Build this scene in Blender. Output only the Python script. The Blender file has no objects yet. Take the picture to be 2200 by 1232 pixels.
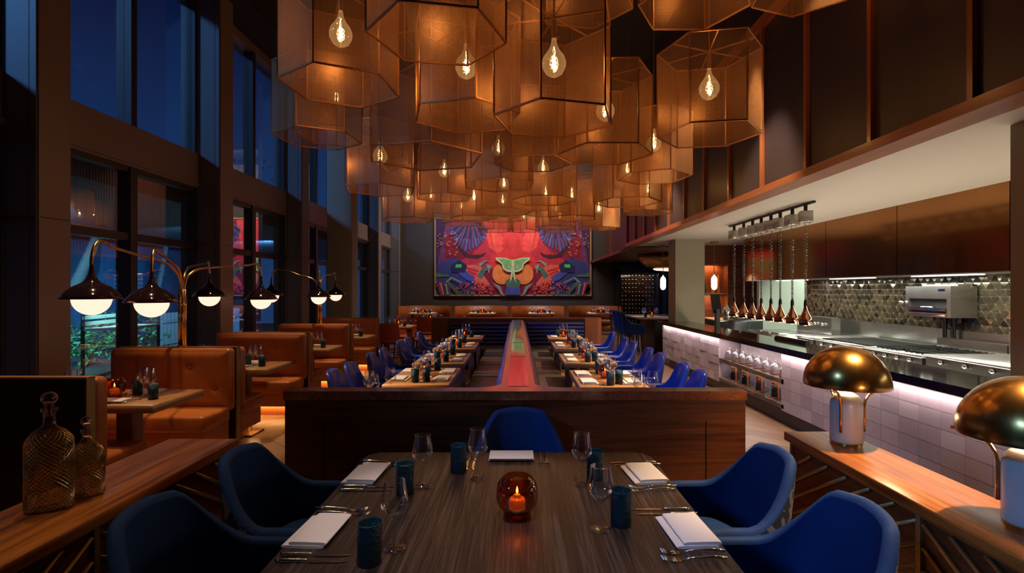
import bpy, bmesh, math, random
from mathutils import Vector, Matrix
random.seed(7)
S = bpy.context.scene
COL = S.collection
PI = math.pi
# ------------------------------------------------------------------ scene / camera
S.view_settings.view_transform = 'Standard'
S.view_settings.look = 'None'
S.view_settings.exposure = 0.12
S.view_settings.gamma = 1.0
S.view_settings.use_curve_mapping = False
S.cycles.transparent_max_bounces = 40
S.cycles.max_bounces = 8
S.cycles.diffuse_bounces = 3
S.cycles.glossy_bounces = 4
S.cycles.transmission_bounces = 6
S.cycles.sample_clamp_indirect = 4.0
S.cycles.caustics_reflective = False
S.cycles.caustics_refractive = False
cd = bpy.data.cameras.new('camera')
cam = bpy.data.objects.new('camera', cd); COL.objects.link(cam)
cam.location = (0, 0, 1.6); cam.rotation_euler = (PI/2, 0, 0)
cd.lens = 18.0; cd.sensor_width = 36.0; cd.sensor_fit = 'HORIZONTAL'
cd.shift_x = -11/2200; cd.shift_y = 6/2200
cd.clip_start = .05; cd.clip_end = 200
S.camera = cam

# ------------------------------------------------------------------ materials
def nt(name):
    m = bpy.data.materials.new(name); m.use_nodes = True
    n = m.node_tree.nodes; n.clear()
    out = n.new('ShaderNodeOutputMaterial')
    return m, m.node_tree.nodes, m.node_tree.links, out
def rgba(c): return (c[0], c[1], c[2], 1)
def setin(node, **kw):
    for k, v in kw.items():
        k = k.replace('_', ' ')
        if k in node.inputs: node.inputs[k].default_value = v
def P(name, col, rough=.5, metal=0., spec=.5, bump=None, noise=None, coat=0., sheen=0., emit=None, es=1.):
    """principled; noise=(scale, colour2, stretch) ; bump=(scale, strength)"""
    m, n, l, out = nt(name)
    b = n.new('ShaderNodeBsdfPrincipled'); l.new(b.outputs[0], out.inputs[0])
    b.inputs['Base Color'].default_value = rgba(col)
    b.inputs['Roughness'].default_value = rough
    b.inputs['Metallic'].default_value = metal
    b.inputs['Specular IOR Level'].default_value = spec
    b.inputs['Coat Weight'].default_value = coat
    b.inputs['Coat Roughness'].default_value = .08
    b.inputs['Sheen Weight'].default_value = sheen
    b.inputs['Sheen Roughness'].default_value = .4
    if emit:
        b.inputs['Emission Color'].default_value = rgba(emit); b.inputs['Emission Strength'].default_value = es
    tc = None
    if noise or bump: tc = n.new('ShaderNodeTexCoord')
    if noise:
        mp = n.new('ShaderNodeMapping'); mp.inputs['Scale'].default_value = noise[2] if len(noise) > 2 else (1, 1, 1)
        l.new(tc.outputs['Object'], mp.inputs[0])
        t = n.new('ShaderNodeTexNoise'); setin(t, Scale=noise[0], Detail=5., Roughness=.6); l.new(mp.outputs[0], t.inputs['Vector'])
        cr = n.new('ShaderNodeValToRGB'); cr.color_ramp.elements[0].position = .35; cr.color_ramp.elements[1].position = .68
        cr.color_ramp.elements[0].color = rgba(col); cr.color_ramp.elements[1].color = rgba(noise[1])
        l.new(t.outputs['Fac'], cr.inputs[0]); l.new(cr.outputs[0], b.inputs['Base Color'])
    if bump:
        t2 = n.new('ShaderNodeTexNoise'); setin(t2, Scale=bump[0], Detail=3.); l.new(tc.outputs['Object'], t2.inputs['Vector'])
        bp = n.new('ShaderNodeBump'); setin(bp, Strength=bump[1], Distance=.01); l.new(t2.outputs['Fac'], bp.inputs['Height'])
        l.new(bp.outputs[0], b.inputs['Normal'])
    return m
def WOOD(name, c1, c2, axis=1, rough=.35, coat=.15, scale=1., gr=.06, bump=.05, c3=None):
    """grain runs along axis"""
    m, n, l, out = nt(name)
    b = n.new('ShaderNodeBsdfPrincipled'); l.new(b.outputs[0], out.inputs[0])
    setin(b, Roughness=rough, Coat_Weight=coat, Coat_Roughness=.15)
    tc = n.new('ShaderNodeTexCoord'); mp = n.new('ShaderNodeMapping')
    s = [1., 1., 1.]; s[axis] = gr; mp.inputs['Scale'].default_value = [q*scale for q in s]
    l.new(tc.outputs['Object'], mp.inputs[0])
    t = n.new('ShaderNodeTexNoise'); setin(t, Scale=14., Detail=8., Roughness=.65, Distortion=1.2); l.new(mp.outputs[0], t.inputs['Vector'])
    cr = n.new('ShaderNodeValToRGB'); e = cr.color_ramp.elements
    e[0].position = .38; e[0].color = rgba(c1); e[1].position = .64; e[1].color = rgba(c2)
    if c3: q = cr.color_ramp.elements.new(.5); q.color = rgba(c3)
    t2 = n.new('ShaderNodeTexNoise'); setin(t2, Scale=70., Detail=3., Roughness=.6); l.new(mp.outputs[0], t2.inputs['Vector'])
    mx = n.new('ShaderNodeMath'); mx.operation = 'MULTIPLY_ADD'; mx.inputs[1].default_value = .35; l.new(t2.outputs['Fac'], mx.inputs[0])
    sb = n.new('ShaderNodeMath'); sb.operation = 'MULTIPLY'; sb.inputs[1].default_value = .68; l.new(t.outputs['Fac'], sb.inputs[0])
    l.new(sb.outputs[0], mx.inputs[2]); l.new(mx.outputs[0], cr.inputs[0]); l.new(cr.outputs[0], b.inputs['Base Color'])
    if bump:
        bp = n.new('ShaderNodeBump'); setin(bp, Strength=bump, Distance=.004); l.new(t2.outputs['Fac'], bp.inputs['Height']); l.new(bp.outputs[0], b.inputs['Normal'])
    return m
def EMIT(name, col, s):
    m, n, l, out = nt(name); e = n.new('ShaderNodeEmission'); e.inputs[0].default_value = rgba(col); e.inputs[1].default_value = s
    l.new(e.outputs[0], out.inputs[0]); return m
def THIN(name, tint=(1, 1, 1), refl=(1, 1, 1), rough=0., base=.04, edge=.6, bump=None):
    """thin glass: tinted transparent + facing-dependent gloss"""
    m, n, l, out = nt(name)
    t = n.new('ShaderNodeBsdfTransparent'); t.inputs[0].default_value = rgba(tint)
    g = n.new('ShaderNodeBsdfGlossy'); g.inputs[0].default_value = rgba(refl); g.inputs['Roughness'].default_value = rough
    lw = n.new('ShaderNodeLayerWeight'); lw.inputs[0].default_value = .35
    mr = n.new('ShaderNodeMapRange'); mr.inputs['To Min'].default_value = base; mr.inputs['To Max'].default_value = edge
    l.new(lw.outputs['Facing'], mr.inputs[0])
    pw = n.new('ShaderNodeMath'); pw.operation = 'POWER'; pw.inputs[1].default_value = 1.; l.new(mr.outputs[0], pw.inputs[0])
    mx = n.new('ShaderNodeMixShader'); l.new(pw.outputs[0], mx.inputs[0]); l.new(t.outputs[0], mx.inputs[1]); l.new(g.outputs[0], mx.inputs[2])
    l.new(mx.outputs[0], out.inputs[0])
    if bump:
        tc = n.new('ShaderNodeTexCoord'); v = n.new('ShaderNodeTexVoronoi'); setin(v, Scale=bump[0]); l.new(tc.outputs['Object'], v.inputs['Vector'])
        bp = n.new('ShaderNodeBump'); setin(bp, Strength=bump[1], Distance=.003); l.new(v.outputs['Distance'], bp.inputs['Height'])
        l.new(bp.outputs[0], g.inputs['Normal']); l.new(bp.outputs[0], lw.inputs['Normal'])
    return m
def TINTED(name, c1, c2, rough=.4, metal=0., coat=0., spec=.5, extra=None):
    """colour ramp over the per-face attribute 'tint'"""
    m, n, l, out = nt(name)
    b = n.new('ShaderNodeBsdfPrincipled'); l.new(b.outputs[0], out.inputs[0])
    setin(b, Roughness=rough, Metallic=metal, Coat_Weight=coat); b.inputs['Specular IOR Level'].default_value = spec
    a = n.new('ShaderNodeAttribute'); a.attribute_name = 'tint'
    cr = n.new('ShaderNodeValToRGB'); cr.color_ramp.elements[0].color = rgba(c1); cr.color_ramp.elements[1].color = rgba(c2)
    l.new(a.outputs['Fac'], cr.inputs[0]); l.new(cr.outputs[0], b.inputs['Base Color'])
    if extra: extra(n, l, b, cr)
    return m
M = {}
M['dark_metal'] = P('dark_metal', (.15, .145, .15), .42, .0, bump=(3, .02))
M['warm_metal'] = P('bronze_panel', (.29, .215, .175), .45, .15)
M['frame_metal'] = P('window_frame', (.045, .038, .034), .4, .2)
M['black'] = P('black', (.006, .006, .007), .4)
M['ceiling'] = P('ceiling_paint', (.022, .02, .022), .8)
M['plaster'] = P('plaster_column', (.36, .33, .24), .75, bump=(20, .03))
M['wall_dark'] = P('wall_dark', (.05, .038, .032), .7, bump=(8, .03))
M['panel_dark'] = P('slatted_wall_panel', (.03, .02, .024), .45, noise=(1.5, (.045, .03, .032), (1, 1, .15)))
M['white_ceiling'] = P('soffit_paint', (.62, .57, .5), .55)
M['tv_black'] = P('gloss_black', (.01, .01, .012), .15)
M['orange'] = P('tan_leather', (.36, .1, .018), .38, bump=(60, .04), noise=(3, (.28, .07, .012)))
M['red_leather'] = P('red_leather', (.42, .07, .025), .38, bump=(60, .04))
M['blue_leather'] = P('blue_leather', (.006, .035, .36), .3, bump=(60, .03), coat=.2)
M['black_leather'] = P('black_leather', (.055, .042, .036), .38, bump=(60, .05))
M['navy_leather'] = P('navy_leather', (.012, .018, .1), .38, bump=(60, .05))
M['velvet'] = P('blue_velvet', (.007, .029, .115), .7, sheen=.0, spec=.15, noise=(4, (.01, .04, .155)))
M['velvet'].node_tree.nodes['Principled BSDF'].inputs['Sheen Tint'].default_value = (.12, .25, .7, 1)
M['gold'] = P('polished_brass', (.85, .52, .2), .2, 1.)
M['brass'] = P('brushed_brass', (.5, .27, .075), .24, 1., noise=(6, (.42, .21, .055), (8, 8, .5)))
M['brass_dull'] = P('satin_brass', (.36, .24, .1), .42, .75)
M['copper'] = P('lantern_frame', (.5, .24, .09), .35, .85)
M['chrome_dark'] = P('black_chrome', (.05, .022, .028), .07, .7, coat=.6)
M['shade_copper'] = P('polished_copper', (.62, .34, .22), .08, 1.)
M['steel'] = P('stainless', (.62, .62, .6), .28, 1., noise=(2, (.5, .5, .48)), bump=(6, .03))
M['steel_dark'] = P('dark_steel', (.05, .05, .052), .35, .7)
M['chrome'] = P('chrome', (.75, .75, .74), .1, 1.)
M['silver'] = P('cutlery_steel', (.72, .66, .58), .16, 1.)
M['hood'] = P('bronze_hood', (.42, .19, .07), .13, 1., noise=(.6, (.33, .14, .05)))
M['napkin'] = P('linen', (.62, .58, .6), .9, bump=(200, .05))
M['marble'] = P('white_marble', (.72, .66, .6), .25, coat=.3, noise=(3.5, (.6, .52, .46), (1, 1, .6)))
M['stone_black'] = P('black_stone', (.012, .008, .006), .07, spec=.35, noise=(5, (.035, .022, .017), (1, .3, 1)))
M['stone_shelf'] = P('veined_stone', (.02, .015, .013), .15, noise=(14, (.16, .13, .11), (1, .25, 1)))
M['soil'] = P('mulch', (.05, .03, .02), .9)
M['terrace'] = P('terrace', (.12, .12, .13), .8, noise=(2, (.16, .16, .17)))
M['leaf'] = P('leaf', (.06, .14, .03), .5, noise=(6, (.1, .2, .05)))
M['bark'] = P('bark', (.05, .035, .03), .9, bump=(14, .5))
M['plate'] = P('slate_plate', (.03, .035, .05), .3)
M['vase_green'] = P('green_glaze', (.03, .12, .04), .1)
M['vase_amber'] = P('amber_glaze', (.7, .25, .04), .1)
M['pale_wall'] = P('kitchen_wall', (.55, .6, .52), .6)
M['plastic'] = P('grey_plastic', (.035, .037, .042), .35)
M['globe'] = EMIT('opal_globe', (1., .5, .38), 1.7)
M['white_lamp'] = EMIT('milk_glass', (1., .82, .72), 1.6)
M['led_warm'] = EMIT('warm_led', (1., .5, .12), 5.)
M['led_white'] = EMIT('white_led', (1., .88, .78), 8.)
M['flame'] = EMIT('flame', (1., .42, .1), 30.)
M['filament'] = EMIT('filament', (1., .66, .34), 40.)
M['wax'] = P('candle_fuel', (.9, .35, .1), .3, emit=(1., .25, .04), es=.25)
M['clear'] = THIN('clear_glass', (.95, .96, .97), (1, 1, 1), .02, .07, .95)
M['window_glass'] = THIN('window_glass', (.82, .86, .9), (1, 1, 1), 0., .1, .75)
M['amber_glass'] = THIN('amber_glass', (.62, .22, .08), (1, .75, .55), .02, .05, .55)
def bulb_mat():
    m, n, l, out = nt('smoked_bulb')
    t = n.new('ShaderNodeBsdfTransparent'); t.inputs[0].default_value = (.9, .72, .5, 1)
    g = n.new('ShaderNodeBsdfGlossy'); g.inputs[0].default_value = (1, .85, .6, 1); g.inputs['Roughness'].default_value = .1
    e = n.new('ShaderNodeEmission'); e.inputs[0].default_value = (1, .55, .2, 1); e.inputs[1].default_value = .9
    lw = n.new('ShaderNodeLayerWeight'); lw.inputs[0].default_value = .4
    ad = n.new('ShaderNodeMixShader'); ad.inputs[0].default_value = .5; l.new(g.outputs[0], ad.inputs[1]); l.new(e.outputs[0], ad.inputs[2])
    mr = n.new('ShaderNodeMapRange'); mr.inputs['To Min'].default_value = .4; mr.inputs['To Max'].default_value = .9; l.new(lw.outputs['Facing'], mr.inputs[0])
    mx = n.new('ShaderNodeMixShader'); l.new(mr.outputs[0], mx.inputs[0]); l.new(t.outputs[0], mx.inputs[1]); l.new(ad.outputs[0], mx.inputs[2]); l.new(mx.outputs[0], out.inputs[0]); return m
M['smoke_bulb'] = bulb_mat()
M['hob_glass'] = THIN('decanter_glass', (.85, .76, .66), (1, .9, .8), .03, .1, .7)
M['wine_glass_front'] = THIN('cabinet_glass', (.85, .85, .85), (1, 1, 1), 0., .08, .6)
M['wood_top'] = WOOD('walnut_top', (.12, .028, .006), (.55, .18, .03), 1, .34, .0, .8, .05)
M['wood_red'] = WOOD('mahogany_x', (.06, .014, .005), (.17, .045, .012), 0, .35, .2, 1., .05)
M['wood_red_y'] = WOOD('mahogany_y', (.06, .014, .005), (.17, .045, .012), 1, .35, .2, 1., .05)
M['wood_red_z'] = WOOD('mahogany_z', (.05, .013, .005), (.13, .035, .01), 2, .35, .2, 1., .05)
M['ledge'] = WOOD('glossy_ledge', (.12, .03, .012), (.3, .085, .03), 1, .16, .6, 1., .05, .02)
M['wood_trim'] = WOOD('cherry_trim', (.26, .075, .025), (.42, .13, .045), 1, .35, .2, 1., .04)
M['wood_trim_z'] = WOOD('cherry_trim_z', (.26, .075, .025), (.42, .13, .045), 2, .35, .2, 1., .04)
M['oak'] = WOOD('oak_top', (.34, .17, .06), (.52, .3, .12), 1, .38, .15, 1.2, .06)
M['oak_x'] = WOOD('oak_top_x', (.3, .13, .05), (.44, .22, .085), 0, .38, .15, 1.2, .06)
M['oak_z'] = WOOD('oak_leg', (.2, .09, .035), (.32, .16, .065), 2, .4, .1, 1.2, .06)
M['wood_wall'] = WOOD('walnut_wall', (.13, .035, .014), (.25, .075, .03), 0, .4, .1, 1., .05)
M['table_dark'] = WOOD('cerused_oak', (.012, .008, .007), (.07, .052, .047), 1, .34, .08, 3., .03, .6, c3=(.021, .0145, .013))
def _flutes(n, l, b, cr):
    tc = n.new('ShaderNodeTexCoord'); w = n.new('ShaderNodeTexWave'); w.bands_direction = 'Y'; setin(w, Scale=20., Distortion=0.)
    w.inputs['Scale'].default_value = 22.; l.new(tc.outputs['Object'], w.inputs['Vector'])
    bp = n.new('ShaderNodeBump'); setin(bp, Strength=.35, Distance=.004); l.new(w.outputs['Fac'], bp.inputs['Height']); l.new(bp.outputs[0], b.inputs['Normal'])
M['tile'] = TINTED('fluted_tile', (.3, .235, .27), (.44, .36, .39), .28, coat=.2, extra=_flutes)
M['grout'] = P('grout', (.12, .09, .09), .8)
M['tri_grout'] = P('tri_grout', (.4, .32, .2), .5)
M['tri'] = TINTED('triangle_tile', (.02, .018, .02), (.22, .17, .1), .12, .55, .3)
M['floor'] = None
def _floor(n, l, b, cr):
    tc = n.new('ShaderNodeTexCoord'); t = n.new('ShaderNodeTexNoise'); setin(t, Scale=7., Detail=6.)
    l.new(tc.outputs['Object'], t.inputs['Vector'])
    mx = n.new('ShaderNodeMixRGB'); mx.blend_type = 'MULTIPLY'; mx.inputs[0].default_value = .35
    l.new(cr.outputs[0], mx.inputs[1]); l.new(t.outputs['Color'], mx.inputs[2]); l.new(mx.outputs[0], b.inputs['Base Color'])
M['floor'] = TINTED('plank_tile', (.27, .15, .09), (.37, .215, .135), .32, extra=_floor)
# perforated copper sheet: fine diamond lattice, part opaque, part open
def lantern_mesh():
    m, n, l, out = nt('copper_mesh')
    d = n.new('ShaderNodeBsdfDiffuse'); d.inputs[0].default_value = (.42, .21, .09, 1)
    tl = n.new('ShaderNodeBsdfTranslucent'); tl.inputs[0].default_value = (.42, .21, .09, 1)
    g = n.new('ShaderNodeBsdfGlossy'); g.inputs[0].default_value = (.7, .4, .2, 1); g.inputs['Roughness'].default_value = .38
    a = n.new('ShaderNodeMixShader'); a.inputs[0].default_value = .25; l.new(d.outputs[0], a.inputs[1]); l.new(tl.outputs[0], a.inputs[2])
    b = n.new('ShaderNodeMixShader'); b.inputs[0].default_value = .3; l.new(a.outputs[0], b.inputs[1]); l.new(g.outputs[0], b.inputs[2])
    t = n.new('ShaderNodeBsdfTransparent')
    uv = n.new('ShaderNodeTexCoord')
    sx = n.new('ShaderNodeSeparateXYZ'); l.new(uv.outputs['UV'], sx.inputs[0])
    def wave(op):
        q = n.new('ShaderNodeMath'); q.operation = op; l.new(sx.outputs[0], q.inputs[0]); l.new(sx.outputs[1], q.inputs[1])
        w = n.new('ShaderNodeMath'); w.operation = 'MULTIPLY'; w.inputs[1].default_value = 2*PI/.0125; l.new(q.outputs[0], w.inputs[0])
        s = n.new('ShaderNodeMath'); s.operation = 'SINE'; l.new(w.outputs[0], s.inputs[0]); return s
    s1, s2 = wave('ADD'), wave('SUBTRACT')
    pr = n.new('ShaderNodeMath'); pr.operation = 'MULTIPLY'; l.new(s1.outputs[0], pr.inputs[0]); l.new(s2.outputs[0], pr.inputs[1])
    fa = n.new('ShaderNodeMath'); fa.operation = 'MULTIPLY_ADD'; fa.inputs[1].default_value = .28; fa.inputs[2].default_value = .56
    l.new(pr.outputs[0], fa.inputs[0])
    mx = n.new('ShaderNodeMixShader'); l.new(fa.outputs[0], mx.inputs[0]); l.new(b.outputs[0], mx.inputs[1]); l.new(t.outputs[0], mx.inputs[2])
    l.new(mx.outputs[0], out.inputs[0]); return m
M['mesh'] = lantern_mesh()
def tumbler_mat():
    m, n, l, out = nt('teal_hobnail_glass')
    b = n.new('ShaderNodeBsdfPrincipled'); b.inputs['Base Color'].default_value = (.006, .036, .058, 1); b.inputs['Roughness'].default_value = .15
    tc = n.new('ShaderNodeTexCoord'); v = n.new('ShaderNodeTexVoronoi'); v.inputs['Scale'].default_value = 170.; l.new(tc.outputs['Object'], v.inputs['Vector'])
    bp = n.new('ShaderNodeBump'); setin(bp, Strength=.8, Distance=.003); bp.invert = True; l.new(v.outputs['Distance'], bp.inputs['Height']); l.new(bp.outputs[0], b.inputs['Normal'])
    t = n.new('ShaderNodeBsdfTransparent'); t.inputs[0].default_value = (.12, .42, .5, 1)
    mx = n.new('ShaderNodeMixShader'); mx.inputs[0].default_value = .3; l.new(b.outputs[0], mx.inputs[1]); l.new(t.outputs[0], mx.inputs[2]); l.new(mx.outputs[0], out.inputs[0])
    return m
M['tumbler'] = tumbler_mat()
def pattern_mat():
    m, n, l, out = nt('triangle_weave')
    b = n.new('ShaderNodeBsdfPrincipled'); b.inputs['Roughness'].default_value = .7; l.new(b.outputs[0], out.inputs[0])
    tc = n.new('ShaderNodeTexCoord'); v = n.new('ShaderNodeTexVoronoi'); v.distance = 'MANHATTAN'; v.inputs['Scale'].default_value = 34.; l.new(tc.outputs['Object'], v.inputs['Vector'])
    cr = n.new('ShaderNodeValToRGB'); cr.color_ramp.interpolation = 'CONSTANT'
    cr.color_ramp.elements[0].color = (.012, .014, .03, 1); cr.color_ramp.elements[1].position = .55; cr.color_ramp.elements[1].color = (.13, .13, .17, 1)
    sp = n.new('ShaderNodeSeparateColor'); l.new(v.outputs['Color'], sp.inputs[0]); l.new(sp.outputs[0], cr.inputs[0]); l.new(cr.outputs[0], b.inputs['Base Color'])
    return m
M['pattern'] = pattern_mat()

# ------------------------------------------------------------------ mesh builder
class MB:
    def __init__(s): s.v = []; s.f = []; s.mi = []; s.sm = []; s.tint = {}; s.uv = {}
    def add(s, vs, fs, mi=0, smooth=False, tint=None):
        o = len(s.v); s.v += [tuple(v) for v in vs]
        for f in fs:
            if tint is not None: s.tint[len(s.f)] = tint
            s.f.append([i+o for i in f]); s.mi.append(mi); s.sm.append(smooth)
        return s
    def box(s, x0, x1, y0, y1, z0, z1, mi=0, tint=None):
        vs = [(x0,y0,z0),(x1,y0,z0),(x1,y1,z0),(x0,y1,z0),(x0,y0,z1),(x1,y0,z1),(x1,y1,z1),(x0,y1,z1)]
        return s.add(vs, [(0,3,2,1),(4,5,6,7),(0,1,5,4),(1,2,6,5),(2,3,7,6),(3,0,4,7)], mi, False, tint)
    def rbox(s, x0, x1, y0, y1, z0, z1, r=.02, seg=3, mi=0):
        bm = bmesh.new(); bmesh.ops.create_cube(bm, size=1.)
        for v in bm.verts: v.co = Vector(((x0+x1)/2+v.co.x*(x1-x0), (y0+y1)/2+v.co.y*(y1-y0), (z0+z1)/2+v.co.z*(z1-z0)))
        r = min(r, .49*min(x1-x0, y1-y0, z1-z0))
        bmesh.ops.bevel(bm, geom=list(bm.edges), offset=r, segments=seg, profile=.5, affect='EDGES')
        bm.verts.index_update(); s.add([v.co for v in bm.verts], [[v.index for v in f.verts] for f in bm.faces], mi, True); bm.free(); return s
    def lathe(s, prof, cx=0, cy=0, z0=0, n=24, mi=0, smooth=True, sx=1., sy=1., rot=0.):
        """prof list of (r, z)"""
        vs = []; fs = []; k = len(prof)
        for j, (r, z) in enumerate(prof):
            for i in range(n):
                a = 2*PI*i/n + rot; vs.append((cx+r*sx*math.cos(a), cy+r*sy*math.sin(a), z0+z))
        for j in range(k-1):
            for i in range(n):
                a, b = j*n+i, j*n+(i+1) % n; fs.append((a, b, b+n, a+n))
        if prof[0][0] > 1e-6: fs.append(tuple(range(n-1, -1, -1))) if False else None
        fs = [f for f in fs if f]
        return s.add(vs, fs, mi, smooth)
    def disc(s, r, cx, cy, z, n=24, mi=0, up=True):
        vs = [(cx+r*math.cos(2*PI*i/n), cy+r*math.sin(2*PI*i/n), z) for i in range(n)]
        return s.add(vs, [tuple(range(n)) if up else tuple(range(n-1, -1, -1))], mi)
    def cyl(s, r, cx, cy, z0, z1, n=16, mi=0, r2=None, smooth=True):
        s.lathe([(r, z0), (r if r2 is None else r2, z1)], cx, cy, 0, n, mi, smooth)
        s.disc(r, cx, cy, z0, n, mi, False); s.disc(r if r2 is None else r2, cx, cy, z1, n, mi, True); return s
    def tube(s, pts, r, n=8, mi=0, radii=None, cap=True):
        pts = [Vector(p) for p in pts]; vs = []; fs = []; K = len(pts); prev = None
        for j, p in enumerate(pts):
            d = (pts[min(j+1, K-1)]-pts[max(j-1, 0)])
            if d.length < 1e-9: d = Vector((0, 0, 1))
            d.normalize()
            if prev is None:
                u = d.cross(Vector((0, 0, 1)));
                if u.length < .01: u = d.cross(Vector((1, 0, 0)))
            else: u = prev - d*prev.dot(d)
            u.normalize(); prev = u; w = d.cross(u); rr = radii[j] if radii else r
            for i in range(n):
                a = 2*PI*(i+.5)/n; vs.append(p+u*rr*math.cos(a)+w*rr*math.sin(a))
        for j in range(K-1):
            for i in range(n):
                a, b = j*n+i, j*n+(i+1) % n; fs.append((a, b, b+n, a+n))
        if cap: fs += [tuple(range(n-1, -1, -1)), tuple(range((K-1)*n, K*n))]
        return s.add(vs, fs, mi, n > 4)
    def prism(s, poly, z0, z1, mi=0, smooth=False):
        n = len(poly); vs = [(x, y, z0) for x, y in poly]+[(x, y, z1) for x, y in poly]
        fs = [tuple(range(n-1, -1, -1)), tuple(range(n, 2*n))]+[(i, (i+1) % n, (i+1) % n+n, i+n) for i in range(n)]
        return s.add(vs, fs, mi, smooth)
    def prismx(s, poly, x0, x1, mi=0):
        n = len(poly); vs = [(x0, y, z) for y, z in poly]+[(x1, y, z) for y, z in poly]
        fs = [tuple(range(n)), tuple(range(2*n-1, n-1, -1))]+[(i, i+n, (i+1) % n+n, (i+1) % n) for i in range(n)]
        return s.add(vs, fs, mi)
    def sphere(s, r, cx, cy, cz, n=16, k=10, mi=0, sz=1.):
        return s.lathe([(max(1e-5, r*math.sin(PI*j/k)), -r*sz*math.cos(PI*j/k)) for j in range(k+1)], cx, cy, cz, n, mi)
    def grid(s, fn, nu, nv, mi=0, smooth=True):
        vs = [fn(i/nu, j/nv) for j in range(nv+1) for i in range(nu+1)]
        fs = [(j*(nu+1)+i, j*(nu+1)+i+1, (j+1)*(nu+1)+i+1, (j+1)*(nu+1)+i) for j in range(nv) for i in range(nu)]
        return s.add(vs, fs, mi, smooth)
    def mesh(s, name, mats, uvf=None):
        me = bpy.data.meshes.new(name); me.from_pydata(s.v, [], s.f)
        if not isinstance(mats, (list, tuple)): mats = [mats]
        for m in mats: me.materials.append(M[m] if isinstance(m, str) else m)
        for p, a, b in zip(me.polygons, s.mi, s.sm): p.material_index = a; p.use_smooth = b
        if s.tint:
            at = me.attributes.new('tint', 'FLOAT', 'FACE')
            for k, t in s.tint.items(): at.data[k].value = t
        if uvf:
            uv = me.uv_layers.new(name='UVMap')
            for lp in me.loops: uv.data[lp.index].uv = uvf(me.vertices[lp.vertex_index].co)
        me.update(); return me
def ob(name, data, parent=None, loc=(0, 0, 0), rz=0.):
    o = bpy.data.objects.new(name, data); COL.objects.link(o); o.location = loc; o.rotation_euler = (0, 0, rz)
    if parent: o.parent = parent
    return o
def mk(name, mb, mats, parent=None, loc=(0, 0, 0), rz=0., uvf=None):
    return ob(name, mb.mesh(name, mats, uvf), parent, loc, rz)
def tag(o, label, cat, group=None, kind=None):
    o['label'] = label; o['category'] = cat
    if group: o['group'] = group
    if kind: o['kind'] = kind
    return o
def thing(name, label, cat, loc=(0, 0, 0), rz=0., group=None, kind=None):
    return tag(ob(name, None, None, loc, rz), label, cat, group, kind)
def struct(name, mb, mats, parent=None):
    o = mk(name, mb, mats, parent); o['kind'] = 'structure'; return o
def copy_tree(o, parent=None):
    c = o.copy(); COL.objects.link(c); c.parent = parent
    for ch in list(KIDS.get(o.name, [])): KIDS.setdefault(c.name, []).append(copy_tree(ch, c))
    return c
KIDS = {}
def reg(o):
    KIDS[o.name] = [reg(c) for c in o.children]; return o
def dup(o, loc, rz, label, group=None):
    c = copy_tree(o); c.location = loc; c.rotation_euler = (0, 0, rz); c['label'] = label
    if group: c['group'] = group
    return c
def light(kind, loc, energy, col, size=.05, rot=None, target=None, size_y=None, spot=None, blend=.5, name='lamp'):
    ld = bpy.data.lights.new(name, kind); ld.energy = energy; ld.color = col
    if kind == 'AREA':
        ld.size = size
        if size_y: ld.shape = 'RECTANGLE'; ld.size_y = size_y
    elif kind in ('POINT', 'SPOT'): ld.shadow_soft_size = size
    if kind == 'SPOT': ld.spot_size = spot or 1.; ld.spot_blend = blend
    o = bpy.data.objects.new(name, ld); COL.objects.link(o); o.location = loc
    if rot: o.rotation_euler = rot
    if target: o.rotation_euler = (Vector(target)-Vector(loc)).to_track_quat('-Z', 'Y').to_euler()
    return o
# ================================================================== ROOM SHELL
XL, XR, YN, YF, ZC = -5.0, 5.6, -5.0, 20.1, 6.5
# floor: herringbone planks with real joints
def floor_mesh():
    mb = MB(); mb.box(-5.2, 9.2, YN, 24, -.06, -.004, 1, tint=0.)
    L, W, g = 1.2, .2, .003; c = math.cos(PI/4)
    step = 2*L
    def quad(a0, a1, b0, b1):
        pts = []
        for a, b in ((a0+g, b0+g), (a1-g, b0+g), (a1-g, b1-g), (a0+g, b1-g)): pts.append(((a-b)*c, (a+b)*c))
        cxm = sum(p[0] for p in pts)/4; cym = sum(p[1] for p in pts)/4
        if not (-5.6 < cxm < 6 and -1 < cym < 20.6): return
        mb.add([(x, y, 0.) for x, y in pts], [(0, 1, 2, 3)], 0, False, random.random())
    N = 6
    for k in range(-90, 150):
        for m_ in range(-24, 25):
            ox, oy = k*W + m_*L, k*W - m_*L
            quad(ox, ox+L, oy, oy+W)
            quad(ox, ox+W, oy+W, oy+W+L)
    return mb
struct('floor', floor_mesh(), ['floor', 'grout'])
struct('ceiling', MB().box(-5.2, 9.2, YN, YF+.3, ZC, ZC+.1), 'ceiling')
# far wall
struct('wall_far', MB().box(-5.2, 9.2, YF, YF+.2, 0, ZC), 'wall_dark')
struct('wall_near', MB().box(-5.2, 9.2, YN-.2, YN, 0, ZC), 'wall_dark')
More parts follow.
